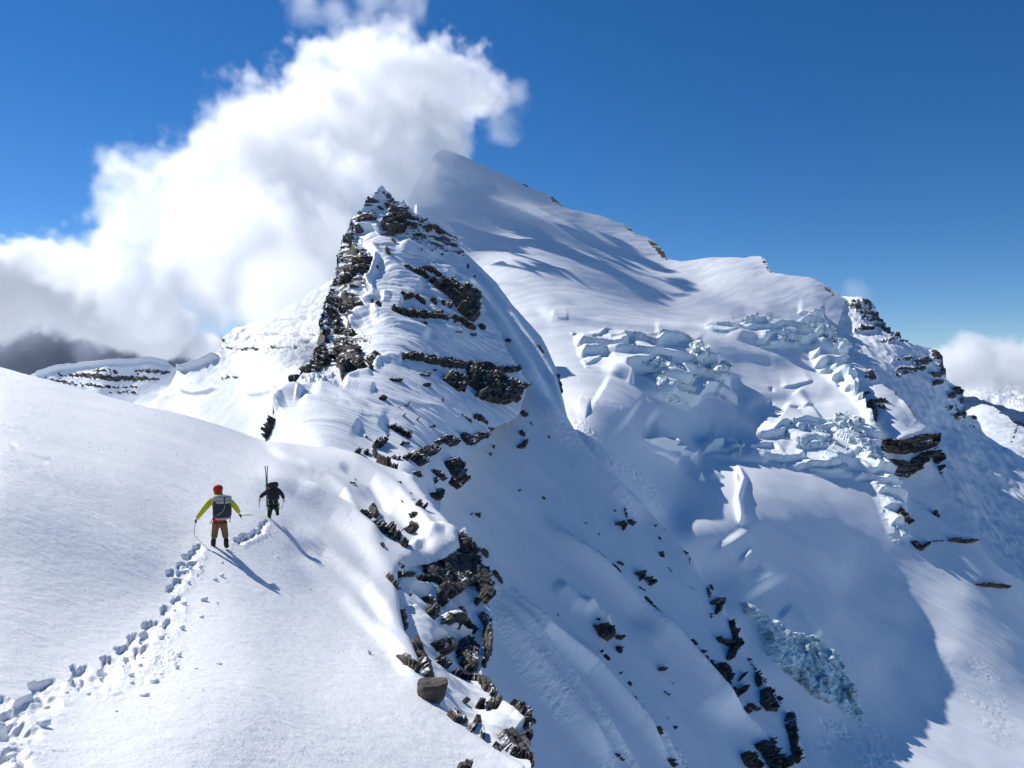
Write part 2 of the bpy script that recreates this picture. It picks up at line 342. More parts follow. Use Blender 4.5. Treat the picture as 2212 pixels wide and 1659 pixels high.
# ---- buttress in front of it
P6 = Patch('buttress', [(1790, 800), (1850, 838), (1880, 832), (1905, 830), (1930, 846), (1945, 866), (1974, 911), (1990, 924), (2008, 936), (2014, 940), (2016, 965), (2023, 982), (2023, 995), (2030, 1030), (2060, 1085), (2100, 1130), (2150, 1178), (2212, 1240), (2260, 1290)],
           [(1790, 1180), (1950, 1180), (2050, 1220), (2110, 1260), (2212, 1340), (2260, 1370)], 1.4, [(1860, 840, 800), (1930, 846, 790), (1974, 911, 750), (2016, 950, 730), (2023, 985, 715), (1950, 950, 660), (1900, 930, 705), (1950, 1050, 630), (2060, 1085, 640), (2150, 1178, 590), (2260, 1290, 550),
            (2000, 1150, 575), (2100, 1250, 545), (2212, 1400, 520), (1900, 1150, 590), (1850, 950, 750), (2260, 1580, 390), (1850, 1200, 560), (2000, 1350, 450)], topnoise=1.4, tn_scale=9)
P6.keep = [(1838, 780), (1842, 862), (1872, 912), (1888, 942), (1891, 1000), (1918, 1047), (1943, 1105), (1943, 1190), (2040, 1240), (2270, 1400), (2270, 700), (1850, 700)]
noise_on(P6, 80, 5, 5); P6.stroke(c8((1250, 1400), (1400, 1405), (1540, 1360), (1600, 1360)), 5, 7, 'step', W=16, taper=.2)
P6.stroke(c8((1390, 1110), (1490, 1270), (1590, 1350)), 8, 3, 'ridge'); P6.apply(); P6.build(M_glac, 'buttress_slope')

# ---- the glacier and the summit
P4top = [(880, 420), (905, 385), (930, 345), (945, 330), (960, 325), (1000, 338), (1040, 358), (1080, 376), (1115, 393), (1128, 401), (1138, 405), (1142, 411), (1165, 418), (1185, 424), (1200, 433), (1212, 446), (1218, 455), (1250, 460), (1300, 474), (1325, 484), (1345, 487), (1362, 500), (1372, 512), (1395, 517),
         (1415, 530), (1432, 548), (1440, 563), (1470, 571), (1505, 569), (1540, 562), (1580, 559), (1608, 560), (1622, 554), (1640, 552), (1650, 560), (1658, 575), (1664, 596), (1700, 602), (1750, 605), (1790, 622), (1830, 645), (1870, 690), (1900, 780), (1960, 1085), (2020, 1125), (2047, 1152), (2098, 1172), (2112, 1198), (2140, 1232), (2212, 1275), (2260, 1310)]
P4 = Patch('glacier', P4top, [(880, 900), (1100, 1300), (1400, 1680), (2260, 1680)], 1.5,
           [(1300, 800, 600), (1200, 700, 750), (1100, 600, 960), (1000, 500, 1220), (960, 325, 1520), (1050, 420, 1440), (1215, 450, 1420), (1440, 565, 1260), (1650, 590, 1160), (1750, 605, 1110), (1830, 660, 1040), (1600, 650, 1010), (1450, 640, 1050),
            (1274, 860, 430), (1350, 780, 640), (1500, 1000, 520), (1456, 1108, 380), (1600, 900, 650), (1700, 800, 830), (1850, 800, 860), (1820, 740, 930), (1890, 930, 660), (1850, 1000, 600), (1700, 1030, 530), (1600, 1100, 414), (1500, 1120, 365), (1600, 1220, 356), (1740, 1200, 421), (1560, 1330, 306), (1680, 1330, 338), (1800, 1330, 378), (1860, 1240, 456), (1640, 1450, 290), (1760, 1470, 312), (1880, 1430, 362), (1800, 1600, 284), (1900, 1540, 326), (1960, 1400, 407),
            (1900, 1190, 490), (2030, 1520, 368), (2260, 1659, 335), (2110, 1650, 318), (2212, 1500, 405), (2070, 1400, 422), (2212, 1400, 452), (2110, 1250, 505), (2000, 1120, 545), (1745, 1659, 240), (1270, 980, 345), (1320, 1040, 325), (1396, 1115, 330), (1480, 1250, 330), (1560, 1500, 285), (2260, 1340, 520),
            (900, 600, 1100), (880, 800, 800), (1100, 900, 500)], topnoise=[(880, 0), (1120, .5), (1140, 3), (1220, 3), (1240, .3), (1330, .5), (1345, 3), (1440, 3), (1450, .3), (1640, .5), (1650, 3), (1665, 1), (1700, .3), (1780, .5), (1800, 2.5), (1900, 2), (2200, 2)], tn_scale=14, lam=.0015)
P4.keep = [(870, 300)]+[(x, y-6) for x, y in P4top if x < 1835]+[(1812, 700), (1826, 745), (1828, 784), (1850, 810), (1854, 852), (1883, 904), (1898, 927), (1901, 985), (1928, 1037), (1951, 1090)]+[(x, y-8) for x, y in P4top if x > 1955]+[(2270, 1700), (860, 1700)]
P4.edge_j = 2; P4.ds = 800.
noise_on(P4, 240, 13, 3, .4, seed=4)
noise_on(P4, 70, 2.2, 3, .45, stretch=(1, 1, 1.5), seed=9)
low = sstep(1000, 1250, P4.py)*sstep(1300, 1500, P4.px)
noise_on(P4, 80, 1.6, 3, .5, mask=low); w4 = P4.P.reshape(-1, 3)@np.array([[.55, .83, 0], [-.83, .55, 0], [0, 0, 1]]).T
P4.H += (.8*fbm(w4/np.array([9, 70, 70.]), 4, .6)).reshape(P4.px.shape)*low
def drop(pts, amp, w=3.0, W=30, ice=1., tp=.2): P4.stroke(pts, w, amp*.45, 'edge', W=W, attr='ice' if ice else None, aval=ice, taper=tp)
def roll(pts, amp, w=14, W=40): P4.stroke(pts, w, amp*.45, 'step', W=W)
def bump(pts, amp, w): P4.stroke(pts, w, amp*.6, 'ridge')
wr = P4.P.reshape(-1, 3)@np.array([[.8, .6, 0], [-.6, .8, 0], [0, 0, 1]]).T
P4.H += (.9*fbm(wr/np.array([60, 14, 40.]), 3, .5)).reshape(P4.px.shape)*sstep(1000, 500, P4.py)
# long swells across the upper glacier
roll(c6((0, 60), (300, 120), (700, 180), (1000, 200), (1300, 230)), 10, 16, 44)
roll(c6((-200, -80), (200, -20), (700, 30), (1200, 60)), 10, 16, 44)
roll(c6((100, 140), (250, 240), (600, 270), (900, 300), (1200, 320)), 12, 8, 30)
roll([(1000, 470), (1120, 520), (1300, 560), (1450, 600), (1700, 640)], 10, 26, 60)
roll([(1130, 560), (1300, 610), (1500, 650), (1750, 690)], 8, 16, 44)
roll([(1230, 450), (1300, 500), (1420, 560), (1560, 590)], 8, 16, 40)
roll(c6((900, 420), (1300, 430), (1600, 470), (1900, 560)), 9, 12, 36)
roll(c6((1400, 780), (1700, 700), (2000, 700)), 10, 12, 34)
bump(c6((1300, 600), (1420, 820), (1560, 920)), -6, 22); bump(c6((1760, 660), (1830, 780)), 5, 12); bump(c6((1650, 800), (1780, 880), (1900, 820)), 7, 26)
bump(c6((1740, 780), (1745, 815)), -5, 9); bump(c6((1600, 640), (1610, 680)), -3, 5); bump(c6((1580, 740), (1610, 770)), -3, 5)
# icefall benches: the slope breaks into level benches with steep ice risers
def benches(poly, step, soft=10, wob=1.2, ice=.6, seed=0, ns=1.):
    m0 = np.zeros(P4.px.shape, bool); xs = [p[0] for p in poly]; ys = [p[1] for p in poly]
    m0 = (P4.px > min(xs)-30) & (P4.px < max(xs)+30) & (P4.py > min(ys)-30) & (P4.py < max(ys)+30)
    x, y = P4.px[m0], P4.py[m0]; q = P4.P[m0]; d, _, _ = polydist(x, y, poly, True); sg = np.where(inpoly(x, y, poly), d, -d)+8*fbm(q/40+seed, 3)
    M_ = sstep(-soft*.3, soft, sg); nn = fbm(q/(85*ns)+seed*3.1, 3, .4); n2 = fbm(q/(26*ns)+seed, 2, .4)
    st = step*(1+.0*nn); sv = (q[:, 2]+wob*step*1.6*nn+.35*step*n2)/st; fr = sv-np.floor(sv); big = hash01(np.floor(sv), np.floor(sv)*0+seed, np.floor(sv)*0)
    h = st*(sstep(.0, .16, fr)-fr)*(.55+.5*nn+.5*big)
    P4.H[m0] += h*M_*(P4.D[m0]/700)
    ic = sstep(.16, .05, np.abs(fr-.06))*sstep(.2, .8, M_)*ice; P4.attr['ice'][m0] = np.maximum(P4.attr['ice'][m0], ic*sstep(-.2, .15, n2+.2)*(.55+.45*np.sin(q[:, 0]*.02)))
benches(c6((360, 330), (700, 310), (1000, 350), (1150, 430), (1330, 620), (1400, 760), (1200, 720), (1060, 800), (900, 720), (700, 620), (450, 540)), 15, seed=2, ns=1.3)
benches(c6((1170, 250), (1450, 215), (1700, 250), (1900, 170), (2000, 330), (2080, 470), (1850, 400), (1600, 400), (1350, 320)), 13, seed=5)
benches(c6((1820, 420), (2050, 480), (2150, 640), (2280, 850), (2200, 860), (2080, 700), (1900, 560)), 12, seed=7, ns=.8)
benches(c6((1150, 1000), (1500, 960), (1800, 880), (2050, 880), (2250, 900), (2400, 1150), (2430, 1500), (2330, 1560), (2230, 1330), (2080, 1240), (1850, 1210), (1650, 1130), (1400, 1110), (1180, 1080)), 11, seed=11, ns=.8)
benches(c6((780, 960), (1000, 980), (1150, 1100), (1300, 1200), (1150, 1230), (950, 1100)), 9, seed=13, ice=.3)
# crevasses and ice cliffs
drop(c6((230, 210), (280, 240), (350, 245)), 3, 2, 14); drop(c6((380, 330), (430, 380), (480, 392), (520, 365), (560, 345), (640, 318)), 6, 2.5, 16)
drop(c6((520, 350), (600, 385), (700, 375), (830, 360), (960, 362)), 6, 2.5, 16, .5)
drop(c6((420, 480), (450, 520), (520, 500), (560, 470)), 6, 3, 16)
drop(c6((578, 445), (600, 495), (640, 545), (700, 572), (745, 560), (830, 535), (890, 500), (900, 440)), 13, 4, 34, .9)
drop(c6((875, 400), (940, 400), (1010, 412), (1060, 440), (1100, 470)), 17, 5, 26, 1, .14)
drop(c6((1110, 455), (1135, 520), (1160, 560)), 14, 4, 14); drop(c6((1165, 545), (1230, 545), (1270, 590), (1285, 640)), 12, 4, 22, .5)
drop(c6((1180, 270), (1240, 290), (1320, 300), (1400, 300), (1440, 270)), 6, 3, 20, .8)
drop(c6((1450, 255), (1560, 228), (1640, 270), (1740, 325), (1840, 345), (1900, 370)), 13, 4, 24, 1, .14)
drop(c6((1400, 262), (1520, 238), (1620, 250)), 5, 2, 10, .7)
drop(c6((1760, 185), (1840, 190), (1920, 215)), 8, 3, 14, .8); drop(c6((1650, 270), (1800, 290), (1900, 330), (1970, 370)), 8, 3, 14, 1)
drop(c6((1520, 395), (1600, 395), (1680, 385)), 5, 2.5, 12, .7)
drop(c6((1660, 640), (1740, 635), (1820, 615), (1870, 590)), 6, 2.5, 16, .7)
drop(c6((1830, 480), (1950, 530), (2040, 600), (2100, 660)), 10, 4, 18, 1); drop(c6((1960, 560), (2060, 610), (2130, 700)), 12, 4, 16, 1)
drop(c6((2090, 720), (2180, 760), (2260, 800)), 9, 4, 14, .8)
drop(c6((1100, 430), (1180, 500), (1280, 560), (1400, 680)), 5, 9, 26, 0)
# lower icefall
drop(c6((1560, 985), (1640, 945), (1760, 920), (1880, 905), (1990, 920), (2060, 960)), 13, 4, 30, 1, .14)
drop(c6((1200, 1055), (1260, 1060), (1330, 1075), (1400, 1060)), 13, 4, 24, 1, .14); drop(c6((1420, 1080), (1500, 1040), (1600, 1030), (1680, 1090)), 10, 3, 20, .5)
drop(c6((830, 985), (950, 1010), (1060, 1070), (1150, 1140)), 16, 5, 50, .3)
drop(c6((1720, 1090), (1830, 1180), (1940, 1210), (2050, 1215)), 9, 3, 20, .9)
drop(c6((2060, 1060), (2130, 1130), (2210, 1200), (2260, 1260)), 10, 4, 16, 1)
bump(c6((1380, 1130), (1430, 1220), (1400, 1330), (1440, 1480)), 6, 6)
drop(c6((1370, 1140), (1395, 1250), (1390, 1360), (1440, 1490)), 8, 3, 12, 0)
bump(c7((400, 250), (520, 420), (620, 600)), 9, 36); bump(c7((470, 380), (560, 450), (600, 540)), 6, 16); bump(c7((690, 720), (800, 800), (900, 900)), 6, 16)
bump(c6((530, 660), (620, 720), (760, 820)), 8, 30); bump(c6((400, 730), (480, 760)), 6, 12)
bump(c6((850, 820), (1080, 960), (1240, 1000)), -8, 26)
for k, (a, wd, n2) in enumerate(((c6((2000, 930), (2180, 1000), (2230, 1200), (2330, 1400), (2380, 1560)), 34, 9), (c6((1880, 330), (2020, 430), (2110, 560), (2190, 700), (2230, 860)), 16, 7),
                  (c6((1480, 1060), (1600, 1060), (1660, 1120)), 14, 5), (c6((1000, 500), (1130, 560), (1200, 640)), 14, 4))):
    d, _, t = polydist(P4.px.ravel(), P4.py.ravel(), a); m = sstep(wd, wd*.4, d).reshape(P4.px.shape)
    q = P4.P.reshape(-1, 3)/11+k*5; cells = hash01(np.floor(q[:, 0]+.6*perlin(q*.7)), np.floor(q[:, 1]+.6*perlin(q*.7+9)), np.floor(q[:, 2]*.8)).reshape(P4.px.shape)
    P4.H += m*n2*.35*(cells+.6*fbm(P4.P.reshape(-1, 3)/9., 4, .6).reshape(P4.px.shape)); P4.attr['ice'] = np.maximum(P4.attr['ice'], m*.45*(cells > .55))
# debris and avalanche trails
for a, wd, v in ((c6((360, 560), (480, 690), (600, 760), (800, 920)), 9, .8), (c6((110, 650), (330, 900), (620, 1100), (990, 1440)), 24, .9), (c6((200, 700), (500, 900), (800, 1200), (1000, 1430)), 16, 1), (c6((1180, 760), (1330, 830), (1420, 860)), 12, .9),
                 (c7((480, 430), (540, 520), (600, 590)), 22, .8), (c7((900, 1400), (1100, 1500), (1300, 1600)), 40, 1), (c7((1650, 1000), (1900, 1200), (2000, 1500)), 40, .35)):
    P4.paint('rough', a, wd, v)
bump(c6((150, 680), (400, 900), (700, 1150), (990, 1440)), 5, 22)
P4.attr['rough'] *= np.clip(.45+1.7*fbm(P4.P.reshape(-1, 3)/20., 4, .6), 0, 1).reshape(P4.px.shape)
P4.H += P4.attr['rough']*1.1*fbm(P4.P.reshape(-1, 3)/3.0, 3, .7).reshape(P4.px.shape)
P4.paint('rock', [(1128, 400), (1142, 410)], 3, .9, noise=4, nscale=5); P4.paint('rock', [(1190, 428), (1216, 452)], 4, .9, noise=5, nscale=5)
P4.paint('rock', [(1345, 490), (1372, 512)], 3, .9, noise=5, nscale=5); P4.paint('rock', [(1400, 524), (1440, 563)], 6, 1, noise=7, nscale=5)
P4.paint('rock', [(1646, 560), (1664, 597)], 4, 1, noise=3, nscale=5); P4.paint('rock', c8((880, 385), (955, 432)), 4, 1, noise=4, nscale=5)
P4.apply(); P4.build(M_glac, 'glacier')

# ---- the shaded avalanche face below the ridge
P3top = [(900, 470), (940, 530), (980, 530), (1003, 545), (1040, 578), (1075, 613), (1106, 657), (1140, 694), (1169, 727), (1190, 770), (1204, 800), (1212, 850), (1225, 905), (1249, 966), (1280, 1002), (1316, 1036), (1360, 1078), (1396, 1113), (1430, 1152), (1466, 1186), (1500, 1225), (1530, 1262), (1559, 1293), (1580, 1345), (1596, 1399), (1640, 1460), (1680, 1510), (1713, 1560), (1731, 1601), (1747, 1659), (1760, 1700)]
def plane3(x, y): return 142/((y-829.5)/F+.475-.64*(x-1106)/F)
ctrl = [(x, y, plane3(x, y)) for x in range(880, 1801, 115) for y in range(430, 1721, 129) if (y-829.5)/F+.475-.64*(x-1106)/F > .22]
P3 = Patch('face', P3top, [(900, 1720), (1760, 1720)], 1.5, ctrl, topnoise=[(900, 3), (1100, 4), (1200, 3), (1300, 1.5), (1760, 2)], tn_scale=25)
P3.H += 2.2*fbm(P3.P.reshape(-1, 3)@np.array([[.6, .8, 0], [-.8, .6, 0], [0, 0, 1]]).T/np.array([22, 70, 80.]), 3, .5).reshape(P3.px.shape)*sstep(0, 60, P3.py-P3.topy[None])
w3 = P3.P.reshape(-1, 3)@np.array([[.6, .8, 0], [-.8, .6, 0], [0, 0, 1]]).T        # across / along the fall line
P3.H += (.55*fbm(w3/np.array([4.5, 60, 60.])+3, 4, .6)).reshape(P3.px.shape)*sstep(5, 50, P3.py-P3.topy[None])*np.clip(.4+1.6*fbm(w3/np.array([40, 90, 90.])+9, 2), .1, 1.6).reshape(P3.px.shape)
P3.H += (.10*fbm(w3/np.array([1.3, 9, 9.])+3, 3, .6)).reshape(P3.px.shape)
def p3(pts, amp, w, kind='ridge', W=None, rough=0, rw=None):
    P3.stroke(pts, w, amp*1.3, kind, W=W, taper=.25)
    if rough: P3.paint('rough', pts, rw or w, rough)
# long runnels and slide tracks (low sun on them is put into a whiter debris colour)
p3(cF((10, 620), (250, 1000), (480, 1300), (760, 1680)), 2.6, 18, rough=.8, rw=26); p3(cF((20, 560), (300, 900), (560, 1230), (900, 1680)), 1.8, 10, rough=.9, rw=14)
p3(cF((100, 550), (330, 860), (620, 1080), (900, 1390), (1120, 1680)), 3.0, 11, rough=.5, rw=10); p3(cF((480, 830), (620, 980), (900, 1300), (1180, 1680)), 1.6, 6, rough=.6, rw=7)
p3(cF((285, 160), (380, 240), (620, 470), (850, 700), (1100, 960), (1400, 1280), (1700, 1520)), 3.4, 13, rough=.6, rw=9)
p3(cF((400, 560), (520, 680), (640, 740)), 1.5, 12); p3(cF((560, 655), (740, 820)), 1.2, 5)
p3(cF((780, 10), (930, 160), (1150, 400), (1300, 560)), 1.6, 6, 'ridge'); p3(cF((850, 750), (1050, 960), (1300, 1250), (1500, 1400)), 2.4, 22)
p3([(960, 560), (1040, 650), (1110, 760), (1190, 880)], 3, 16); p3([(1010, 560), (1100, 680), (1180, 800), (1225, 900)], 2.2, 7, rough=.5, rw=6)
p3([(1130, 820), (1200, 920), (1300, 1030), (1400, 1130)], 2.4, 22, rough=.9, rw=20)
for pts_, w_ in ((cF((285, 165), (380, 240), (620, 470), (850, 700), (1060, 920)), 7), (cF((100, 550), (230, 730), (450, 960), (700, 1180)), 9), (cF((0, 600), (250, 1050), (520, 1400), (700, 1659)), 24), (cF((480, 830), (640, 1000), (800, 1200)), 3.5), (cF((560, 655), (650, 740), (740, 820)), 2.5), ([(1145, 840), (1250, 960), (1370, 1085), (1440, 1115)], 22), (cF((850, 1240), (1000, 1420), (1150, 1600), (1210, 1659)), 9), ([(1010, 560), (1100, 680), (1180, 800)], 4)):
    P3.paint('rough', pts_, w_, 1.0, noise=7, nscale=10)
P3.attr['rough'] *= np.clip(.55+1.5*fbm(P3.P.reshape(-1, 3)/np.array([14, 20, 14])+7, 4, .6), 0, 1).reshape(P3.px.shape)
P3.H += P3.attr['rough']*.6*fbm(P3.P.reshape(-1, 3)/1.3, 4, .8).reshape(P3.px.shape)
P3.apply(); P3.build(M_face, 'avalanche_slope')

# ---- the ridge with its cornices and the horn
P2top = [(560, 985), (572, 955), (578, 930), (590, 905), (596, 885), (604, 868), (618, 856), (636, 838), (644, 826), (655, 816), (664, 795), (670, 778), (684, 760), (692, 740), (694, 700), (700, 672), (706, 648), (716, 620), (728, 596), (731, 560), (737, 540), (741, 515), (752, 495), (760, 480), (776, 464), (786, 450), (796, 430), (806, 418), (815, 410), (821, 402), (827, 401), (833, 410), (846, 422), (856, 432), (868, 436), (872, 428), (878, 440), (886, 450), (900, 462), (930, 478), (950, 482), (965, 492), (980, 505), (988, 515), (996, 540), (1010, 560), (1040, 592), (1075, 636), (1090, 665), (1120, 720), (1160, 800), (1180, 840)]
P2 = Patch('ridge', P2top, [(560, 1250), (760, 1330), (1180, 1330)], 1.15,
           [(575, 955, 96), (600, 875, 106), (640, 838, 125), (660, 812, 158), (695, 700, 262), (705, 650, 300), (735, 545, 368), (765, 478, 400), (825, 402, 424), (767, 506, 392), (838, 470, 402), (814, 548, 352), (804, 595, 325), (797, 640, 298), (780, 690, 268), (790, 740, 236),
            (740, 560, 362), (740, 640, 315), (720, 720, 262), (700, 790, 205), (740, 770, 222), (800, 770, 202), (740, 815, 165), (690, 830, 138), (900, 800, 214), (1000, 800, 262), (1080, 810, 286), (1140, 830, 298), (1050, 930, 214), (1000, 1045, 132), (945, 1075, 98), (865, 1018, 75), (850, 990, 90), (800, 960, 95), (700, 960, 82), (620, 945, 92), (900, 900, 146),
            (800, 870, 132), (700, 870, 112), (1000, 950, 175), (1130, 960, 236), (950, 560, 386), (900, 480, 405), (1000, 600, 372), (1075, 690, 348), (900, 600, 340), (900, 700, 275), (1000, 700, 310), (1120, 740, 332), (1160, 820, 318), (690, 1020, 72), (600, 1000, 85), (800, 1050, 70), (900, 1100, 72), (960, 1150, 70), (1100, 1200, 120), (850, 1300, 40)],
           topnoise=[(560, 1), (600, .5), (640, .5), (655, 4), (740, 4), (790, 3), (850, 4), (990, 4), (1010, 2), (1180, 2)], tn_scale=10, lam=.0008)
P2.keep = [(550, 300), (980, 300), (1000, 520), (1012, 600), (1060, 640), (1082, 690), (1086, 740), (1110, 780), (1143, 828), (1134, 850), (1121, 900), (1095, 912), (1062, 925), (1050, 960), (1000, 990), (1003, 1050), (975, 1030), (953, 1080), (948, 1110), (930, 1340), (550, 1340)]
P2.edge_j = 2
noise_on(P2, 30, 2.2, 5, .5, mask=sstep(60, 300, P2.D)+.15)
w2 = P2.P.reshape(-1, 3)@np.array([[.87, .5, 0], [-.5, .87, 0], [0, 0, 1]]).T
# wind flutes running down both flanks
P2.H += (1.0*fbm(w2/np.array([26, 4.2, 34]), 4, .55).reshape(P2.px.shape))*sstep(80, 350, P2.D)*sstep(1040, 900, P2.py)
P2.H += .26*fbm(w2/np.array([16, 1.5, 13]), 4, .6).reshape(P2.px.shape)*sstep(70, 110, P2.D)
def r(pts, amp, w, kind='ridge', W=None, tp=.15): P2.stroke(pts, w, amp, kind, W=W, taper=tp)
# cornice lips: traced along the crest from far to near, the drop is on the left hand side
r(c3((640, 700), (680, 680), (740, 655), (800, 660), (870, 700)), 4, 5, 'edge', 30); r(c3((610, 790), (615, 740), (640, 700)), 4, 5, 'ridge')
r(c3((620, 790), (660, 870), (720, 920), (800, 930), (840, 880), (800, 830), (770, 790)), 2.5, 8, 'ridge')
r(c3((840, 900), (820, 980), (790, 1060), (760, 1110), (770, 1180), (830, 1240)), 3.6, 6, 'ridge', tp=.1)
r(c3((520, 1290), (600, 1230), (680, 1150), (740, 1080)), 3, 12, 'ridge'); r(c3((830, 1240), (760, 1290), (700, 1340)), 3, 9)
r(c3((615, 1560), (620, 1480), (680, 1420), (780, 1385), (860, 1400)), 3.2, 9, 'ridge'); r(c3((780, 1385), (900, 1430), (1100, 1500), (1300, 1590)), 3, 12, 'ridge')
r(c3((860, 1240), (960, 1240), (1060, 1290)), 2.4, 10); r(c3((830, 880), (930, 960), (1060, 1060), (1240, 1180)), 3.2, 12); r(c3((1000, 770), (1160, 860), (1280, 1000), (1430, 1070), (1500, 1110)), 3, 14)
r(c3((1180, 760), (1300, 900), (1500, 1080), (1700, 1240)), 2.5, 12); r(c3((920, 480), (1000, 500), (1100, 520)), 3, 8)
r(c4((840, 270), (880, 190), (960, 170), (1060, 190)), 1.6, 8); r(c4((640, 345), (740, 290), (840, 275)), 1.2, 5); r(c4((620, 365), (740, 370), (860, 400)), 1.2, 9)
r(c4((130, 560), (180, 460), (280, 440), (330, 470)), 1.8, 12); r(c4((300, 430), (400, 380), (520, 380), (600, 370)), .8, 9)
r(c4((380, 400), (600, 470), (800, 600), (960, 660)), 1.0, 16); r(c4((300, 470), (500, 560), (760, 700)), .8, 16)
for k in range(16):            # wind-cut furrows sweeping down to the right
    x0, y0 = 420+k*52+rs.uniform(-20, 20), 400+((k*37) % 90)+rs.uniform(-20, 20)
    r(c4((x0, y0), (x0+170, y0+75), (x0+340, y0+185), (x0+470, y0+290)), rs.uniform(.25, .6)*(1 if k % 3 else -1), rs.uniform(3, 6), tp=.3)
for pol, v in (([(822, 404), (806, 480), (772, 505), (800, 560), (790, 620), (765, 690), (735, 760), (650, 835), (688, 745), (700, 650), (730, 560), (756, 480)], .68), ([(830, 404), (900, 465), (985, 508), (1002, 548), (960, 556), (880, 530), (838, 500)], .55), ([(690, 690), (770, 690), (800, 740), (700, 830), (640, 850), (670, 760)], .64)):
    P2.paint('rock', pol, 10, v, poly=True, noise=22, nscale=16)
q_ = P2.P.reshape(-1, 3); kk_ = np.floor((q_[:, 2]+1.5*perlin(q_/9))/2.6); jj_ = np.floor((q_[:, 0]*.7+q_[:, 1]*.4+1.5*perlin(q_/7+4))/5+kk_*.4)
band = hash01(kk_, jj_, kk_*0); P2.attr['rock'] = P2.attr['rock']*np.clip(.45+1.0*band.reshape(P2.px.shape)+.7*fbm(q_/np.array([14, 14, 9]), 3).reshape(P2.px.shape), 0, 1.25)
P2.H += (sstep(.2, .7, P2.attr['rock']).ravel()*(1.3*band+1.2*fbm(q_/4., 3, .6))).reshape(P2.px.shape)
P2.apply()
# ---- foreground dome
P1top = [(-900, 640), (-500, 700), (-200, 748), (-45, 783), (0, 795), (60, 811), (120, 826), (200, 847), (260, 863), (318, 879), (400, 896), (460, 915), (520, 934), (575, 953), (640, 959), (690, 965), (724, 966), (770, 986), (830, 1006), (865, 1016), (907, 1032), (930, 1062), (952, 1089), (980, 1120), (1003, 1146), (1030, 1180), (1180, 1400)]
P1 = Patch('dome', P1top, [(-900, 1900), (1180, 1900)], 1.5,
           [(0, 1659, 5.2), (300, 1659, 5.9), (550, 1659, 7.0), (750, 1640, 8.6), (900, 1659, 9.4), (1100, 1659, 10.6), (-40, 1720, 5), (-850, 1659, 5.0), (-400, 1659, 5.0), (-850, 1200, 9.5), (-400, 1200, 10.8), (-850, 950, 17), (-400, 950, 19), (-850, 650, 46), (-400, 722, 52), (300, 1900, 4.2), (-500, 1900, 3.8), (1000, 1900, 7.2), (1140, 1640, 11), (1060, 1590, 12.2), (930, 1485, 14.6), (905, 1400, 19), (880, 1320, 25), (860, 1240, 33), (475, 1180, 21.4), (422, 1148, 22.3), (597, 1120, 31), (605, 1297, 19),
            (400, 1200, 19.2), (300, 1180, 17.7), (370, 1290, 15.8), (250, 1400, 11), (100, 1500, 7.9), (0, 1400, 8.7), (0, 1200, 12.4), (0, 1000, 18), (150, 1000, 22.5), (300, 1000, 29), (150, 1200, 14.4), (0, 860, 37), (-40, 783, 60), (0, 795, 60), (200, 847, 58), (400, 896, 62), (575, 953, 72), (475, 1000, 42), (475, 1090, 28), (600, 1000, 52),
            (640, 962, 73), (600, 1400, 14), (750, 1400, 17), (750, 1270, 26), (750, 1500, 12), (550, 1480, 10), (700, 1150, 36), (700, 1050, 52), (724, 966, 74), (865, 1016, 73), (907, 1032, 69), (952, 1089, 58), (1003, 1148, 49), (850, 1120, 50), (900, 1180, 43), (800, 1200, 35), (1180, 1720, 10), (1100, 1300, 40), (400, 1500, 8.6)], lam=.0006)
P1.keep = [(-950, 600)]+[(x, y-4) for x, y in P1top if x < 1004]+[(1002, 1164), (960, 1186), (905, 1200), (880, 1215), (862, 1240), (872, 1300), (884, 1350), (903, 1400), (925, 1450), (960, 1504), (1010, 1552), (1060, 1592), (1105, 1622), (1140, 1641), (1170, 1670), (1190, 1950), (-950, 1950)]
P1.edge_j = 1.0
# ---- the rocky step under the shoulder
P1b = Patch('step', [(845, 1200), (862, 1232), (900, 1195), (940, 1180), (970, 1165), (1003, 1140), (1012, 1158), (1026, 1180), (1045, 1215), (1054, 1240), (1056, 1300), (1075, 1340), (1110, 1440), (1150, 1560)],
            [(845, 1500), (880, 1560), (960, 1640), (1150, 1720)], 1.0,
            [(862, 1240, 36), (900, 1200, 44.5), (1003, 1146, 50), (960, 1185, 47), (1045, 1230, 47), (1000, 1280, 42), (900, 1290, 34), (1050, 1380, 38), (1000, 1450, 29), (960, 1400, 30), (1030, 1550, 19.5), (1130, 1640, 15.5), (1100, 1550, 20), (880, 1300, 31), (905, 1400, 23), (960, 1500, 18.5), (1060, 1592, 15.5), (1140, 1660, 13.5), (845, 1400, 23), (1055, 1300, 43), (1080, 1440, 31), (1150, 1600, 19), (1060, 1480, 26), (950, 1640, 13)], lam=.0008)
P1b.keep = [(845, 1190), (862, 1228), (900, 1190), (970, 1160), (1003, 1138), (1030, 1175), (1052, 1228), (1056, 1300), (1064, 1400), (1040, 1430), (1040, 1470), (1052, 1500), (1075, 1520), (1098, 1540), (1125, 1572), (1143, 1600), (1144, 1640), (1160, 1720), (845, 1720)]
P1b.edge_j = 1.5; P1b.ds = 45.
noise_on(P1b, 3.0, .35, 4, .5); P1b.stroke(c5((440, 280), (560, 340), (700, 370), (800, 450)), 8, .5, 'ridge'); P1b.stroke(c5((530, 490), (640, 600), (720, 680), (830, 730)), 6, .6, 'ridge')
P1b.stroke(c5((830, 620), (900, 680), (980, 730)), 5, .5); P1b.stroke(c5((1190, 1220), (1290, 1300), (1350, 1400)), 10, .5); P1b.apply()
P1b.build(M_near, 'rocky_step_snow', rim_rock=1.3)

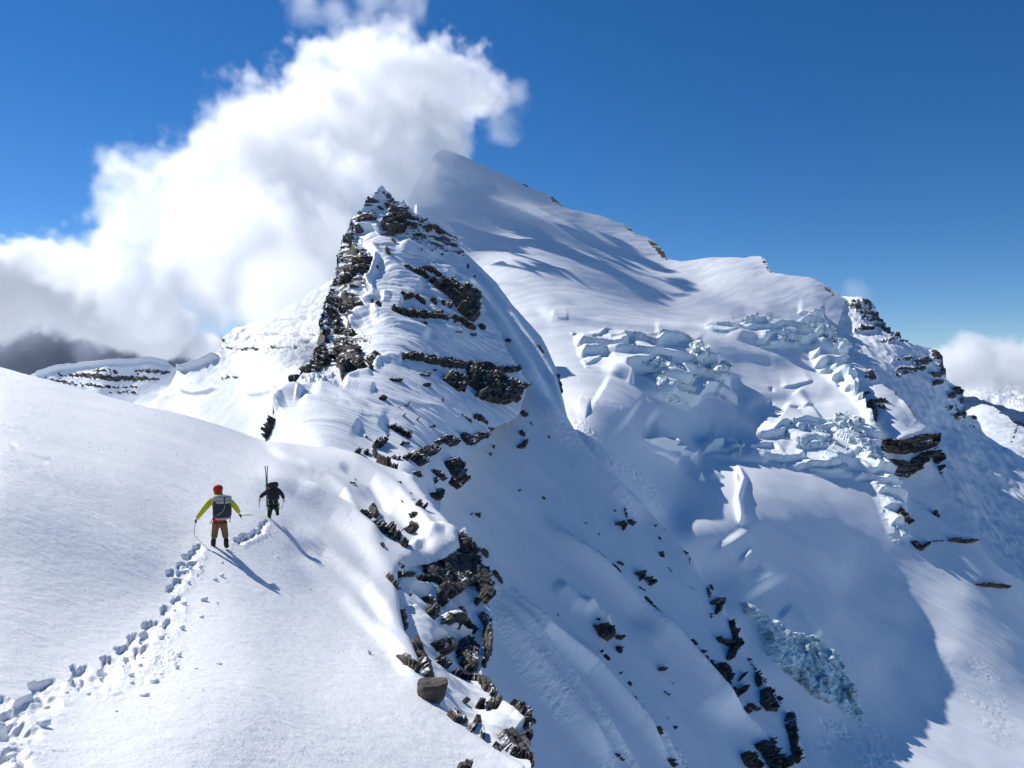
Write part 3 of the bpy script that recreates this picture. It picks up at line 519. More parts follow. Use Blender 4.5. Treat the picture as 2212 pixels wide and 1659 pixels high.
sl_ = P1.P.reshape(-1, 3)@np.array([[.8, .6, 0], [-.6, .8, 0], [0, 0, 1]]).T
far_ = sstep(4, 22, P1.D)
P1.H += (.16*fbm(P1.P.reshape(-1, 3)/np.array([9, 9, 20])+2, 3, .45).reshape(P1.px.shape))*far_
P1.H += .028*fbm(P1.P.reshape(-1, 3)@np.array([[.5, -.86, 0], [.86, .5, 0], [0, 0, 1]]).T/np.array([6, 1.5, 4.])+5, 4, .55).reshape(P1.px.shape)*(.25+far_)
P1.H += .012*fbm(P1.P.reshape(-1, 3)/.35, 4, .6).reshape(P1.px.shape)
wd_ = P1.P.reshape(-1, 3)@np.array([[.93, -.37, 0], [.37, .93, 0], [0, 0, 1]]).T      # wind-carved crust in patches
P1.H += (.045*fbm(wd_/np.array([2.6, .42, 1.2])+11, 3, .55, True)*sstep(-.02, .35, fbm(P1.P.reshape(-1, 3)/7.+21, 3))).reshape(P1.px.shape)*sstep(5, 12, P1.D)
def d1(pts, amp, w, kind='ridge', W=None, tp=.2): P1.stroke(pts, w, amp, kind, W=W, taper=tp)
d1([(560, 958), (620, 990), (680, 1020), (740, 1060), (770, 1110)], .45, 5, 'step', 26); d1([(640, 1000), (700, 1030), (760, 1075)], .25, 2.5, 'step', 12)
d1([(545, 1020), (640, 1060), (720, 1110), (780, 1170), (850, 1250)], .55, 12, 'step', 40); d1([(620, 1150), (700, 1190), (790, 1270), (860, 1370)], .4, 10, 'step', 34)
d1([(630, 1210), (740, 1290), (840, 1390), (900, 1480)], .25, 10, 'step', 40); d1([(20, 962), (70, 985), (110, 1000)], .10, 2.0, 'step', 9)
d1([(720, 965), (790, 1010), (860, 1060), (905, 1110), (960, 1180)], .45, 14, 'ridge'); d1([(770, 1050), (850, 1100), (900, 1150), (935, 1190)], -.35, 14); d1([(640, 1040), (760, 1110), (830, 1180)], .35, 14)
d1([(730, 1000), (800, 1040), (850, 1100)], -.4, 9); d1([(880, 1190), (915, 1160), (960, 1140), (1000, 1150)], .3, 9)
d1([(860, 1240), (905, 1400), (960, 1500)], .0, 9)
edge_ = [(1003, 1140), (1002, 1164), (960, 1186), (905, 1200), (880, 1215), (862, 1240), (872, 1300), (884, 1350), (903, 1400), (925, 1450), (960, 1504), (1010, 1552), (1060, 1592), (1105, 1622), (1140, 1641), (1175, 1690)]
d_, _, _ = polydist(P1.px.ravel(), P1.py.ravel(), [(907, 1030), (952, 1087)]+edge_); d_ = d_+5*fbm(P1.P.reshape(-1, 3)/1.5, 3); P1.H -= (np.exp(-(np.maximum(d_, 0)/9)**1.3)).reshape(P1.px.shape)*P1.D*.016
# ---- footprints: each a hole with a sharp uphill rim and spoil pushed out on the downhill side
holes = []
def lf(*p): return [(a*.3333, 1106+b*.3333) for a, b in p]
steps = lf((1290, 228), (1230, 290), (1270, 262), (1180, 355), (1250, 350), (1110, 408), (1190, 415), (1150, 470), (1110, 510), (1150, 590), (1080, 645), (1095, 735), (985, 735), (960, 800), (885, 825), (930, 895), (815, 890), (870, 955), (715, 970), (720, 1040), (525, 1040), (580, 1120), (300, 1140), (240, 1250), (30, 1320), (-60, 1240), (20, 1620), (100, 1440),
           (1540, 190), (1580, 165), (1620, 165), (1660, 140), (1690, 130), (1700, 100), (1710, 78), (1730, 60), (1600, 180), (1560, 200), (1640, 150))
for (x, y) in steps:
    p, n = P1.sample(x, y); D = float(p[1]); near = D < 7
    rx = .15*F/D*rs.uniform(.85, 1.2)*(1.4 if D < 9 else 1); ry = .10*F/D*rs.uniform(.8, 1.1); ry = min(ry, rx*.75); dep = rs.uniform(.08, .125)
    m = (np.abs(P1.px-x) < rx*3) & (np.abs(P1.py-y) < ry*4)
    dx = (P1.px[m]-x)/rx; dy = (P1.py[m]-y)/ry; wob = fbm(np.stack([P1.px[m]/rx*1.1, P1.py[m]/ry*1.1, P1.px[m]*0+x], 1), 3, .5)
    rr = np.sqrt(np.abs(dx)**2.2+np.abs(dy)**2.2)**(2/2.2)*1.0+wob*.6
    h = -dep*sstep(1.08, .72, rr)*np.clip(.85-.5*(dx*.7+dy*.45)+.8*wob, .1, 1.6)
    lip = np.exp(-((dx-.9)**2/.5+(dy-1.5)**2/.6))
    h = h+dep*.22*lip*(.6+1.6*np.abs(wob)); P1.H[m] += h
spoil = [(lf((1320, 280), (1300, 370), (1290, 450), (1180, 540), (1190, 620), (1180, 770)), 10, .05), (lf((1050, 830), (1150, 930), (1050, 980), (1000, 1060), (900, 1090), (800, 1070)), 30, .07), (lf((800, 980), (950, 930), (1100, 950)), 22, .06),
         (lf((450, 1130), (600, 1180), (760, 1190)), 20, .05), (lf((-40, 1420), (60, 1480), (140, 1600), (60, 1660)), 40, .07), (lf((1500, 210), (1600, 200), (1700, 170), (1770, 120)), 14, .06)]
for pts, wd, am in spoil:
    d, _, t = polydist(P1.px.ravel(), P1.py.ravel(), pts); m = sstep(wd, wd*.3, d)
    q = P1.P.reshape(-1, 3)/(.09); P1.H += (m*am*np.maximum(0, fbm(q*.7, 4, .6)+.05)*1.0).reshape(P1.px.shape)
P1.apply(); P1.build(M_near, 'foreground_snow', back=.05, down=.06)
P2.apply(); P2.build(M_ridge, 'ridge_snow', back=.05, down=.08, rim_rock=1.)
# ------------------------------------------------------------------ rock outcrops: each a body of its own standing proud of the snow
def outcrop(P, shape, label, w=None, thick=1.5, block=None, name='rock_outcrop', cat='rock outcrop', group=None, mat=None, frag=.5, step=None, poly=False, fs=7., edge=2.5, seed=0, rockv=1., tilt=0., rugged=1.):
    pts = shape; xs = [p[0] for p in pts]; ys = [p[1] for p in pts]; mg = (w or 0)+8+edge
    x0, x1, y0, y1 = min(xs)-mg, max(xs)+mg, min(ys)-mg, max(ys)+mg
    step = step or (1.0 if (x1-x0)*(y1-y0) > 9000 else .8)
    gx = np.arange(x0, x1, step); gy = np.arange(y0, y1, step); X, Y = np.meshgrid(gx, gy); x = X.ravel(); y = Y.ravel()
    if poly:
        d, _, _ = polydist(x, y, pts, True); sg = np.where(inpoly(x, y, pts), d, -d)
    else:
        if len(pts) == 1: pts = [pts[0], (pts[0][0]+.5, pts[0][1])]
        d, _, t = polydist(x, y, pts); sg = w*np.interp(t, [0, .2, .8, 1], [.6, 1, 1, .6])-d
    P0, N0 = P.sample(x, y); D = P0[:, 1]; u = np.median(D)/F       # metres per picture unit
    q = P0/(fs*u)+seed*7.7
    nn = fbm(q, 4, .62); sg = sg+frag*(w or 10)*nn*1.4+3.0*fbm(q*2.3+5, 4, .65)*min(1, (w or 12)/5+.2)
    hole = fbm(P0/(fs*1.3*u)*np.array([.8, .8, 3.2])+seed*3+40, 4, .65)
    sg = np.minimum(sg, (.30-frag*.34-hole*1.0)*12+2) if frag > .15 and rockv > 0 else sg
    bs = block or 7*u
    wz = P0+.35*bs*np.stack([perlin(P0/bs/1.7+3), perlin(P0/bs/1.7+13), perlin(P0/bs/1.7+23)], 1)
    bs = block or 11*u; k = np.floor((wz[:, 2]+tilt*wz[:, 0])/(bs*.55)); lat = wz[:, 0]*.9+wz[:, 1]*.45
    j = np.floor(lat/bs+k*.37); rb = hash01(k, j, k*0+seed); k2 = np.floor(wz[:, 2]/(bs*.2)); j2 = np.floor(lat/(bs*.45)+k2*.3); r2 = hash01(k2, j2, k2*0+seed+5)
    prof = sstep(0, edge, sg)
    thick = np.minimum(thick, 24*u)*1.0
    h = thick*(prof*(.45+.6*rb*(.5+.5*rugged)+.22*r2*rugged+.2*rugged*fbm(P0/(bs*.5), 3, .65))-.22)
    out = N0.copy(); out[:, 2] *= .35; out /= np.linalg.norm(out, axis=1)[:, None]+1e-9
    out = .5*N0+.5*out
    V = P0+out*h[:, None]
    idx = np.arange(len(x)).reshape(X.shape); a, b, c, d4 = idx[:-1, :-1], idx[1:, :-1], idx[1:, 1:], idx[:-1, 1:]
    ok = sg > 0; kf = ok[a].astype(int)+ok[b]+ok[c]+ok[d4] >= 2
    Q = np.stack([a[kf], b[kf], c[kf], d4[kf]], 1)
    if len(Q) < 6: return None
    # close the body: the same sheet again, set back into the slope
    n = len(V); VB = P0-out*(.7*thick); 
    E = np.concatenate([Q[:, [0, 1]], Q[:, [1, 2]], Q[:, [2, 3]], Q[:, [3, 0]]]); key = np.minimum(E[:, 0], E[:, 1]).astype(np.int64)*n+np.maximum(E[:, 0], E[:, 1])
    _, inv, cnt = np.unique(key, return_inverse=True, return_counts=True); B = E[cnt[inv] == 1]
    S = np.stack([B[:, 1], B[:, 0], B[:, 0]+n, B[:, 1]+n], 1); FF = np.concatenate([Q, S, Q[:, ::-1]+n]); VV = np.concatenate([V, VB])
    used = np.zeros(len(VV), bool); used[FF.ravel()] = True; re = np.cumsum(used)-1; VV = VV[used]; FF = re[FF]
    org = VV.mean(0); o = mesh_obj(name, VV-org, FF, mat or M_rock_mid, smooth=True, attrs={'rock': np.full(len(VV), rockv), 'ice': np.zeros(len(VV)), 'rough': np.zeros(len(VV))}, loc=tuple(org))
    tag(o, label, cat, group); return o
def many(P, items, label, group, cat='rock', name='rock', **kw):
    for i, it in enumerate(items): outcrop(P, it[0], label, w=it[1], group=group, cat=cat, name=name, seed=i*3+len(label), **kw)
# ridge and horn
R2 = dict(thick=2.4, mat=M_rock_mid)
outcrop(P2, c3((1250, 1105), (1330, 1130), (1420, 1130), (1500, 1165), (1580, 1190), (1690, 1240), (1702, 1290), (1685, 1400), (1672, 1470), (1600, 1440), (1540, 1380), (1480, 1290), (1400, 1220), (1320, 1170)), 'large dark overhanging cliff jutting out on the right flank below the horn', poly=True, frag=.12, thick=9, cat='cliff', name='cliff', mat=M_rock_mid)
outcrop(P2, c3((1060, 975), (1130, 1030), (1200, 1045), (1270, 1095)), 'broken rock ledge climbing up and left from the large overhanging cliff', w=5, frag=.6, **R2)
outcrop(P2, c3((1180, 1000), (1260, 1030), (1380, 1100)), 'thin rock ribs in the snow just above the large overhanging cliff', w=3.5, frag=.6, **R2)
outcrop(P2, c3((1030, 1250), (1140, 1245)), 'small square rock step left of the large overhanging cliff', w=5, frag=.3, **R2)
outcrop(P2, c3((1160, 1240), (1250, 1290)), 'pair of dark rocks under the ridge snow between two longer bands', w=4.5, frag=.5, **R2)
outcrop(P2, c3((1290, 1260), (1345, 1310)), 'small rock close to the foot of the overhanging cliff', w=3, frag=.4, **R2)
outcrop(P2, c3((970, 1355), (1060, 1380), (1200, 1400), (1340, 1400), (1440, 1430)), 'dark rock band below the overhanging cliff, upper of the two long bands', w=7.5, frag=.55, **R2)
outcrop(P2, c3((1470, 1430), (1560, 1460), (1660, 1540)), 'row of upright dark rocks running down to the right below the cliff', w=6, frag=.5, **R2)
outcrop(P2, c3((600, 1060), (640, 1010), (720, 960), (740, 940), (800, 950), (795, 1020), (740, 1080), (680, 1130), (640, 1170), (595, 1200), (580, 1110)), 'brown crag under the cornice on the left side of the ridge', poly=True, frag=.25, thick=6, mat=M_rock_mid)
outcrop(P2, c3((510, 1375), (600, 1355), (720, 1380)), 'rock step left of the snow lobe, middle of the left side', w=8, frag=.45, **R2)
outcrop(P2, c3((795, 1350), (850, 1350)), 'rounded dark rock in the dip between two cornices', w=6, frag=.2, **R2)
outcrop(P2, c3((890, 600), (1000, 575), (1080, 560), (1065, 690), (960, 705), (880, 660)), 'banded crag with snow lines under the top of the horn', poly=True, frag=.4, thick=6, mat=M_rock_mid)
outcrop(P2, c3((680, 620), (820, 610)), 'short rock band on the left side under the horn top', w=5, frag=.5, **R2)
outcrop(P2, c3((1110, 640), (1170, 640)), 'brown block on the right shoulder of the horn', w=6, frag=.3, **R2)
outcrop(P2, c3((1240, 640), (1330, 650), (1400, 710)), 'rocky edge of the right shoulder of the horn', w=6, frag=.55, **R2)
outcrop(P2, c3((1110, 575), (1260, 580)), 'small broken ledges on top of the right shoulder', w=3, frag=.6, **R2)
many(P2, [(c3((840, 460), (880, 480)), 4), (c3((760, 410), (790, 420)), 2.5), (c3((725, 330), (735, 350)), 3), (c3((900, 430), (960, 470)), 3), (c3((870, 340), (905, 350)), 2), (c3((1060, 440), (1110, 470)), 2), (c3((780, 360), (800, 370)), 2),
          (c3((540, 740), (600, 780)), 5), (c3((520, 820), (640, 850)), 2.5), (c3((455, 790), (465, 870)), 3), (c3((440, 930), (470, 960)), 3), (c3((450, 1060), (460, 1160)), 3.5), (c3((400, 1050), (390, 1110)), 3), (c3((500, 1135), (590, 1120)), 5.5), (c3((620, 920), (640, 960)), 4),
          (c3((345, 1270), (350, 1460)), 5), (c3((300, 1325), (510, 1342)), 2.6), (c3((365, 1385), (500, 1395)), 2.4), (c3((380, 1425), (480, 1425)), 2.2), (c3((370, 1290), (500, 1300)), 2.4), (c3((380, 1200), (470, 1215)), 2), (c3((290, 1480), (330, 1560), (300, 1620)), 6), (c3((480, 640), (500, 700)), 3), (c3((540, 580), (530, 630)), 2.5)],
     'rime-covered rock on the steep left face of the horn', 'rocks on the left face of the horn', thick=1.8, frag=.7, mat=M_rock_mid)
many(P2, [(c3((905, 835), (935, 885)), 4), (c3((860, 710), (1020, 720)), 2), (c3((950, 760), (990, 790)), 2), (c3((1140, 720), (1160, 730)), 3), (c3((1250, 670), (1270, 690)), 3), (c3((1180, 880), (1190, 900)), 2), (c3((1270, 890), (1280, 905)), 1.5), (c3((1360, 910), (1370, 920)), 1.2), (c3((1450, 790), (1450, 805)), 2.5),
          (c3((1720, 1490), (1760, 1530)), 4), (c3((1630, 1580), (1680, 1590)), 3), (c3((1500, 1560), (1560, 1570)), 2), (c3((1610, 960), (1630, 985)), 2), (c3((1190, 1480), (1240, 1500)), 1.6), (c3((1440, 1290), (1470, 1340)), 4), (c3((1680, 1050), (1690, 1060)), 1.5), (c3((1380, 1290), (1420, 1320)), 3)],
     'small rock showing through snow on the right flank of the horn', 'small rocks on the right flank of the horn', thick=2.5, frag=.4, mat=M_rock_mid)
outcrop(P2, c3((450, 1460), (500, 1530), (560, 1560), (640, 1575)), 'dark undercut rocks left of the biggest snow lobe', w=9, frag=.4, **R2)
outcrop(P2, c4((1050, 180), (1130, 188), (1200, 200), (1330, 212), (1470, 240), (1600, 240), (1740, 262), (1890, 265)), 'long thin rock band, upper edge of the lower cliff belt', w=8, frag=.45, **R2)
outcrop(P2, c4((1350, 300), (1500, 330), (1472, 430), (1420, 418), (1330, 350)), 'single big brown block hanging below the long rock band', poly=True, frag=.1, thick=5, mat=M_rock_mid, cat='boulder', name='boulder')
outcrop(P2, c4((1510, 250), (1600, 300), (1700, 310), (1880, 370), (1955, 390), (1895, 430), (1890, 500), (1800, 512), (1740, 500), (1690, 490), (1580, 450), (1600, 400), (1520, 360)), 'stack of broken dark cliffs at the right end of the lower belt', poly=True, frag=.3, thick=6, cat='cliff', name='cliff', mat=M_rock_mid)
many(P2, [(c4((1170, 295), (1240, 315)), 4.5), (c4((965, 325), (1040, 350)), 3.5), (c4((1195, 380), (1250, 388)), 3.5), (c4((1080, 515), (1090, 520)), 3), (c4((885, 470), (930, 480)), 4), (c4((1330, 490), (1335, 500)), 2.4), (c4((1055, 600), (1060, 605)), 2.4), (c4((1150, 630), (1160, 635)), 2.2), (c4((1265, 280), (1290, 285)), 2.2), (c4((1020, 530), (1030, 540)), 1.6)],
     'lone small rock in wind-scoured snow on the ridge', 'lone rocks on the wind-scoured ridge', thick=1.2, frag=.2, mat=M_rock_mid)
outcrop(P2, c4((590, 60), (640, 105), (740, 130), (770, 220), (800, 262), (700, 270), (640, 280), (620, 352), (605, 300), (600, 210), (565, 200), (592, 160)), 'large dark crag dropping left beneath the big cornice', poly=True, frag=.25, thick=5, cat='cliff', name='cliff', mat=M_rock_mid)
outcrop(P2, c4((812, 195), (880, 168), (860, 215), (822, 275)), 'brown rock tucked under the tip of the big cornice', poly=True, frag=.05, **R2)
outcrop(P2, c4((445, 130), (475, 200), (420, 260), (370, 325)), 'broken brown rocks along the lower left edge of the ridge', w=9, frag=.5, **R2)
outcrop(P2, c4((500, -10), (495, 60)), 'dark pillar at the left edge above the broken brown rocks', w=5, frag=.4, **R2)
outcrop(P2, c4((140, 630), (110, 690), (75, 765)), 'tall brown rock under the rounded nose of the nearest cornice', w=4.5, frag=.5, thick=1.3, mat=M_rock_mid)
outcrop(P2, c4((255, 400), (275, 430)), 'dark rock at the left foot of the arete', w=4, frag=.4, thick=3, mat=M_rock_mid)
M_r = dict(thick=1.4, mat=M_rock_mid)
outcrop(P2, c4((1570, 600), (1660, 655)), 'flat dark ledge near the right end of the wind-scoured slope', w=4.5, frag=.5, **M_r)
outcrop(P2, c4((1350, 765), (1430, 800)), 'pale-streaked square rock above the tooth-shaped rock', w=10, frag=.4, **M_r)
outcrop(P2, c4((1480, 740), (1545, 790), (1600, 750), (1655, 745)), 'row of hanging dark rocks at the lip of the right slope', w=9, frag=.45, **M_r)
outcrop(P2, c4((1190, 850), (1290, 850)), 'dark block in the middle of the rocky lip', w=10, frag=.4, **M_r)
outcrop(P2, c4((1120, 880), (1190, 945)), 'dark block down and left along the rocky lip, beside a shadowed hollow', w=8, frag=.45, **M_r)
outcrop(P2, c4((960, 670), (1050, 710), (1110, 750)), 'flat slabs peeping out on the wind-scoured slope', w=4, frag=.55, **M_r)
outcrop(P2, c4((850, 820), (915, 780)), 'upright dark rock beside a snow hollow above the dome', w=8, frag=.45, **M_r)
outcrop(P2, c4((880, 935), (960, 955)), 'low dark slab with snow crust at the foot of the hollow', w=7, frag=.4, **M_r)
outcrop(P2, c4((1350, 930), (1412, 900), (1450, 940), (1480, 1030), (1498, 1100), (1450, 1070), (1400, 1022)), 'tooth-shaped grey rock leaning right on the open slope', poly=True, frag=.1, thick=3, mat=M_rock_mid, cat='boulder', name='boulder')
many(P2, [(c4((710, 860), (745, 865)), 4), (c4((780, 850), (800, 875)), 4.5), (c4((970, 985), (1010, 995)), 3), (c4((980, 895), (1030, 910)), 4), (c4((1060, 900), (1100, 905)), 3.6), (c4((1290, 785), (1330, 800)), 6), (c4((1470, 590), (1550, 650)), 2.2), (c4((1240, 680), (1290, 675)), 2.2), (c4((1040, 800), (1110, 790)), 2.5), (c4((840, 850), (860, 900)), 3), (c4((1130, 1005), (1180, 1040)), 3), (c4((1670, 690), (1710, 695)), 3), (c4((1270, 990), (1350, 1060)), 4),
          (c4((1290, 1040), (1295, 1085)), 2.5), (c4((1250, 1165), (1300, 1205)), 4.5), (c4((1305, 1130), (1318, 1200)), 4.5), (c4((780, 745), (800, 750)), 2)], 'dark rock among snow along the rocky lip of the ridge', 'rocks along the lip of the ridge', thick=1.0, frag=.45, mat=M_rock_mid)
# rocks beside and below the dome
N1 = dict(mat=M_rock_near, thick=.7)
many(P1, [(c4((670, 1090), (710, 1088)), 2.4), (c4((710, 1050), (722, 1062)), 2), (c4((1012, 1095), (1050, 1102)), 2.2), (c4((1105, 1165), (1125, 1168)), 2), (c4((1040, 1215), (1060, 1235)), 1.8), (c4((1110, 1232), (1140, 1235)), 1.6), (c5((330, 70), (352, 98)), 3.2), (c5((250, 820), (265, 850)), 1.5), (c4((690, 1105), (740, 1110)), 1.4)],
     'thin flat stone poking out of smooth snow right of the climbers', 'thin stones in the smooth snow', thick=.22, frag=.3, mat=M_rock_near, block=.3)
outcrop(P1, c4((1060, 1382), (1165, 1368), (1182, 1395), (1110, 1412)), 'wide flat slab with a snow roof in the hollow right of the climbers', poly=True, frag=.05, thick=.9, mat=M_rock_near, block=.8, cat='boulder', name='boulder')
outcrop(P1, c4((1110, 1322), (1160, 1330)), 'thin ledge just above the wide flat slab', w=3, frag=.3, thick=.5, mat=M_rock_near)
outcrop(P1, c4((1145, 1275), (1210, 1285)), 'dark ledge at the brink above the wide flat slab', w=3, frag=.4, thick=.6, mat=M_rock_near)
outcrop(P1, c4((820, 1255), (835, 1300), (862, 1335)), 'chain of dark rocks pointing down towards the boulders', w=4.5, frag=.4, **N1)
outcrop(P1, c4((718, 1335), (758, 1318), (795, 1370), (802, 1392), (760, 1370)), 'wedge-shaped dark boulder on the dome edge, first of its line', poly=True, frag=.05, thick=.8, mat=M_rock_near, block=.8, cat='boulder', name='boulder')
outcrop(P1, c4((832, 1368), (872, 1366), (885, 1405), (850, 1425)), 'pale brown boulder next to the wedge-shaped one', poly=True, frag=.05, thick=.9, mat=M_rock_near, block=1.0, cat='boulder', name='boulder')
outcrop(P1, c4((862, 1432), (920, 1462)), 'low dark boulder below the pale brown one', w=5, frag=.25, **N1)
outcrop(P1, c4((930, 1425), (960, 1460), (990, 1500)), 'long rock rib slanting down beside the egg-shaped boulder', w=5, frag=.35, **N1)
outcrop(P1, c4((1000, 1435), (1025, 1430), (1040, 1480), (1030, 1515), (1000, 1480)), 'egg-shaped upright dark boulder', poly=True, frag=.05, thick=.8, mat=M_rock_near, block=.9, cat='boulder', name='boulder')
outcrop(P1, c4((1040, 1520), (1080, 1542)), 'dark rock at the top of the gully under the egg-shaped boulder', w=5, frag=.4, **N1)
W1 = dict(mat=M_rock_near)
outcrop(P1b, c5((640, 150), (700, 112), (790, 88), (868, 80), (900, 120), (1000, 100), (1040, 150), (1050, 205), (1110, 230), (1118, 330), (1125, 430), (1100, 492), (1068, 480), (1040, 400), (1020, 345), (940, 360), (920, 405), (850, 440), (800, 410), (720, 350), (640, 240)), 'biggest dark cliff with snow pockets in the gully below the dome', poly=True, frag=.2, thick=3.0, cat='cliff', name='cliff', block=1.6, **W1)
outcrop(P1b, c5((880, 90), (885, 15), (920, -30), (960, -10), (1000, 60), (1030, 130), (940, 110)), 'pointed rock tower standing on top of the biggest dark cliff', poly=True, frag=.2, thick=2.0, cat='rock tower', name='rock_tower', block=1.0, **W1)
outcrop(P1b, c5((430, 120), (520, 92), (610, 150), (612, 200), (520, 220), (480, 252), (430, 262), (398, 200)), 'cluster of rounded dark rocks left of the biggest cliff', poly=True, frag=.2, thick=1.5, block=1.1, **W1)
many(P1b, [(c5((610, 310), (720, 345)), 7), (c5((655, 440), (725, 455)), 7), (c5((740, 400), (800, 485)), 6), (c5((680, 515), (735, 570)), 7.5), (c5((1025, 450), (1035, 488)), 5), (c5((750, 870), (820, 940)), 5), (c5((870, 985), (945, 1020)), 5), (c5((1125, 1195), (1180, 1210), (1110, 1270)), 5.5), (c5((930, 1185), (940, 1210)), 4), (c5((1030, 1230), (1075, 1235)), 6), (c5((1000, 1385), (1035, 1340)), 6), (c5((1075, 1400), (1080, 1440)), 5), (c5((450, 300), (540, 330)), 2), (c5((540, 420), (560, 425)), 2), (c5((910, 500), (930, 520)), 2), (c5((1150, 1160), (1160, 1140)), 3)],
     'dark rock half buried in the snow of the gully below the dome', 'half-buried rocks in the gully', thick=.9, frag=.3, mat=M_rock_near, block=.7)
outcrop(P1b, c5((770, 560), (850, 580), (905, 515), (912, 680), (850, 650), (780, 620)), 'black overhang with a snow cap in the middle of the gully', poly=True, frag=.15, thick=1.6, block=.9, **W1)
outcrop(P1b, c5((940, 580), (975, 600), (1000, 720), (962, 690), (948, 640)), 'narrow upright rock right of the black overhang', poly=True, frag=.1, thick=1.1, block=.7, **W1)
outcrop(P1b, c5((1060, 560), (1118, 620), (1108, 700), (1120, 770), (1100, 860)), 'long vertical rock rib at the outer edge of the gully', w=8, frag=.3, thick=1.8, block=1.0, **W1)
outcrop(P1b, c5((690, 760), (800, 770), (840, 715), (842, 830), (800, 860), (740, 822)), 'undercut black rock below a smooth snow apron', poly=True, frag=.15, thick=1.2, block=.7, **W1)
outcrop(P1b, c5((900, 740), (990, 740), (1042, 830), (1042, 960), (1000, 992), (940, 980), (900, 900), (888, 820)), 'tall black crag at the narrowest part of the gully', poly=True, frag=.2, thick=1.7, block=.8, **W1)
outcrop(P1b, c5((980, 1020), (1050, 1040), (1095, 1100), (1140, 1150)), 'brown rock edge running down to the round snow cushion', w=6, frag=.3, thick=.8, block=.5, **W1)
outcrop(P1b, c5((1185, 1402), (1250, 1388), (1340, 1430), (1392, 1420), (1412, 1470), (1402, 1592), (1350, 1580), (1280, 1540), (1240, 1490)), 'large brown boulder under the round snow cushion, lowest on the edge', poly=True, frag=.05, thick=.9, block=.5, cat='boulder', name='boulder', **W1)
outcrop(P1b, c5((1262, 1258), (1330, 1340), (1378, 1420)), 'thin dark rim of rock along the round snow cushion', w=4, frag=.25, thick=.4, block=.3, **W1)
# the rocks along the dome edge
outcrop(P1, c5((1150, 1485), (1180, 1460), (1208, 1530), (1160, 1520)), 'small brown stone at the snow edge above the lowest boulder', poly=True, frag=.05, thick=.15, block=.3, mat=M_rock_near, cat='rock', name='rock')
outcrop(P1, c5((445, 850), (520, 900), (600, 960), (622, 1002), (590, 990), (512, 932)), 'long tilted brown slab lying just left of the flat-topped boulder', poly=True, frag=.05, thick=.4, block=.4, mat=M_rock_near, cat='boulder', name='boulder')
outcrop(P1, c5((810, 1272), (940, 1280), (945, 1310), (925, 1345), (870, 1330)), 'low layered boulder at the dome edge, right below the flat-topped boulder', poly=True, frag=.05, thick=.3, block=.3, mat=M_rock_near, cat='boulder', name='boulder')
outcrop(P1, c5((610, 905), (665, 935), (650, 975)), 'rough dark stone behind the flat-topped boulder', w=6, frag=.3, thick=.4, block=.4, mat=M_rock_near, cat='rock', name='rock')
many(P1, [(c5((385, 280), (455, 345)), 4), (c5((500, 470), (530, 545)), 2.4), (c5((595, 745), (645, 780)), 4), (c5((610, 680), (620, 720)), 2), (c5((675, 850), (690, 920), (705, 980)), 3.6), (c5((305, 225), (306, 227)), 1), (c5((960, 1375), (1000, 1400)), 2.4), (c5((370, 255), (372, 257)), 1.2)],
     'dark stone along the rim where the dome snow ends', 'stones along the rim of the dome', thick=.3, frag=.3, mat=M_rock_near, block=.4)
outcrop(P1b, c5((1395, 1600), (1455, 1608), (1490, 1640)), 'thin rock strip at the bottom corner of the dome', w=3, frag=.3, thick=.3, mat=M_rock_near, cat='rock', name='rock')
outcrop(P1, c5((892, 1650), (940, 1632), (985, 1648), (1000, 1680), (900, 1680)), 'half-hidden brown stone at the bottom edge of the picture', poly=True, frag=.02, thick=.12, block=.3, mat=M_rock_near, cat='rock', name='rock')
# rocks out on the avalanche face
F1 = dict(mat=M_rock_far, thick=2.6)
outcrop(P3, cF((620, 812), (680, 820), (742, 830), (752, 882), (712, 916), (662, 882)), 'lone dark crag with a snow cap, largest on the open avalanche slope', poly=True, frag=.12, **F1)
outcrop(P3, cF((755, 885), (790, 905)), 'small rock just right of the lone snow-capped crag', w=4, frag=.3, **F1)
outcrop(P3, cF((755, 940), (795, 955), (795, 992), (765, 975)), 'arrow-shaped rock below the lone snow-capped crag', poly=True, frag=.1, **F1)
outcrop(P3, cF((755, 225), (805, 235), (800, 262)), 'left one of two wedge rocks high on the avalanche slope', w=3.5, frag=.2, **F1)
outcrop(P3, cF((825, 210), (855, 235)), 'right one of two wedge rocks high on the avalanche slope', w=4, frag=.2, **F1)
outcrop(P3, cF((870, 522), (908, 520), (900, 560)), 'left one of two blunt rocks in the middle of the avalanche slope', w=4, frag=.2, **F1)
outcrop(P3, cF((925, 550), (985, 568), (955, 585)), 'right one of two blunt rocks in the middle of the avalanche slope', w=4, frag=.2, **F1)
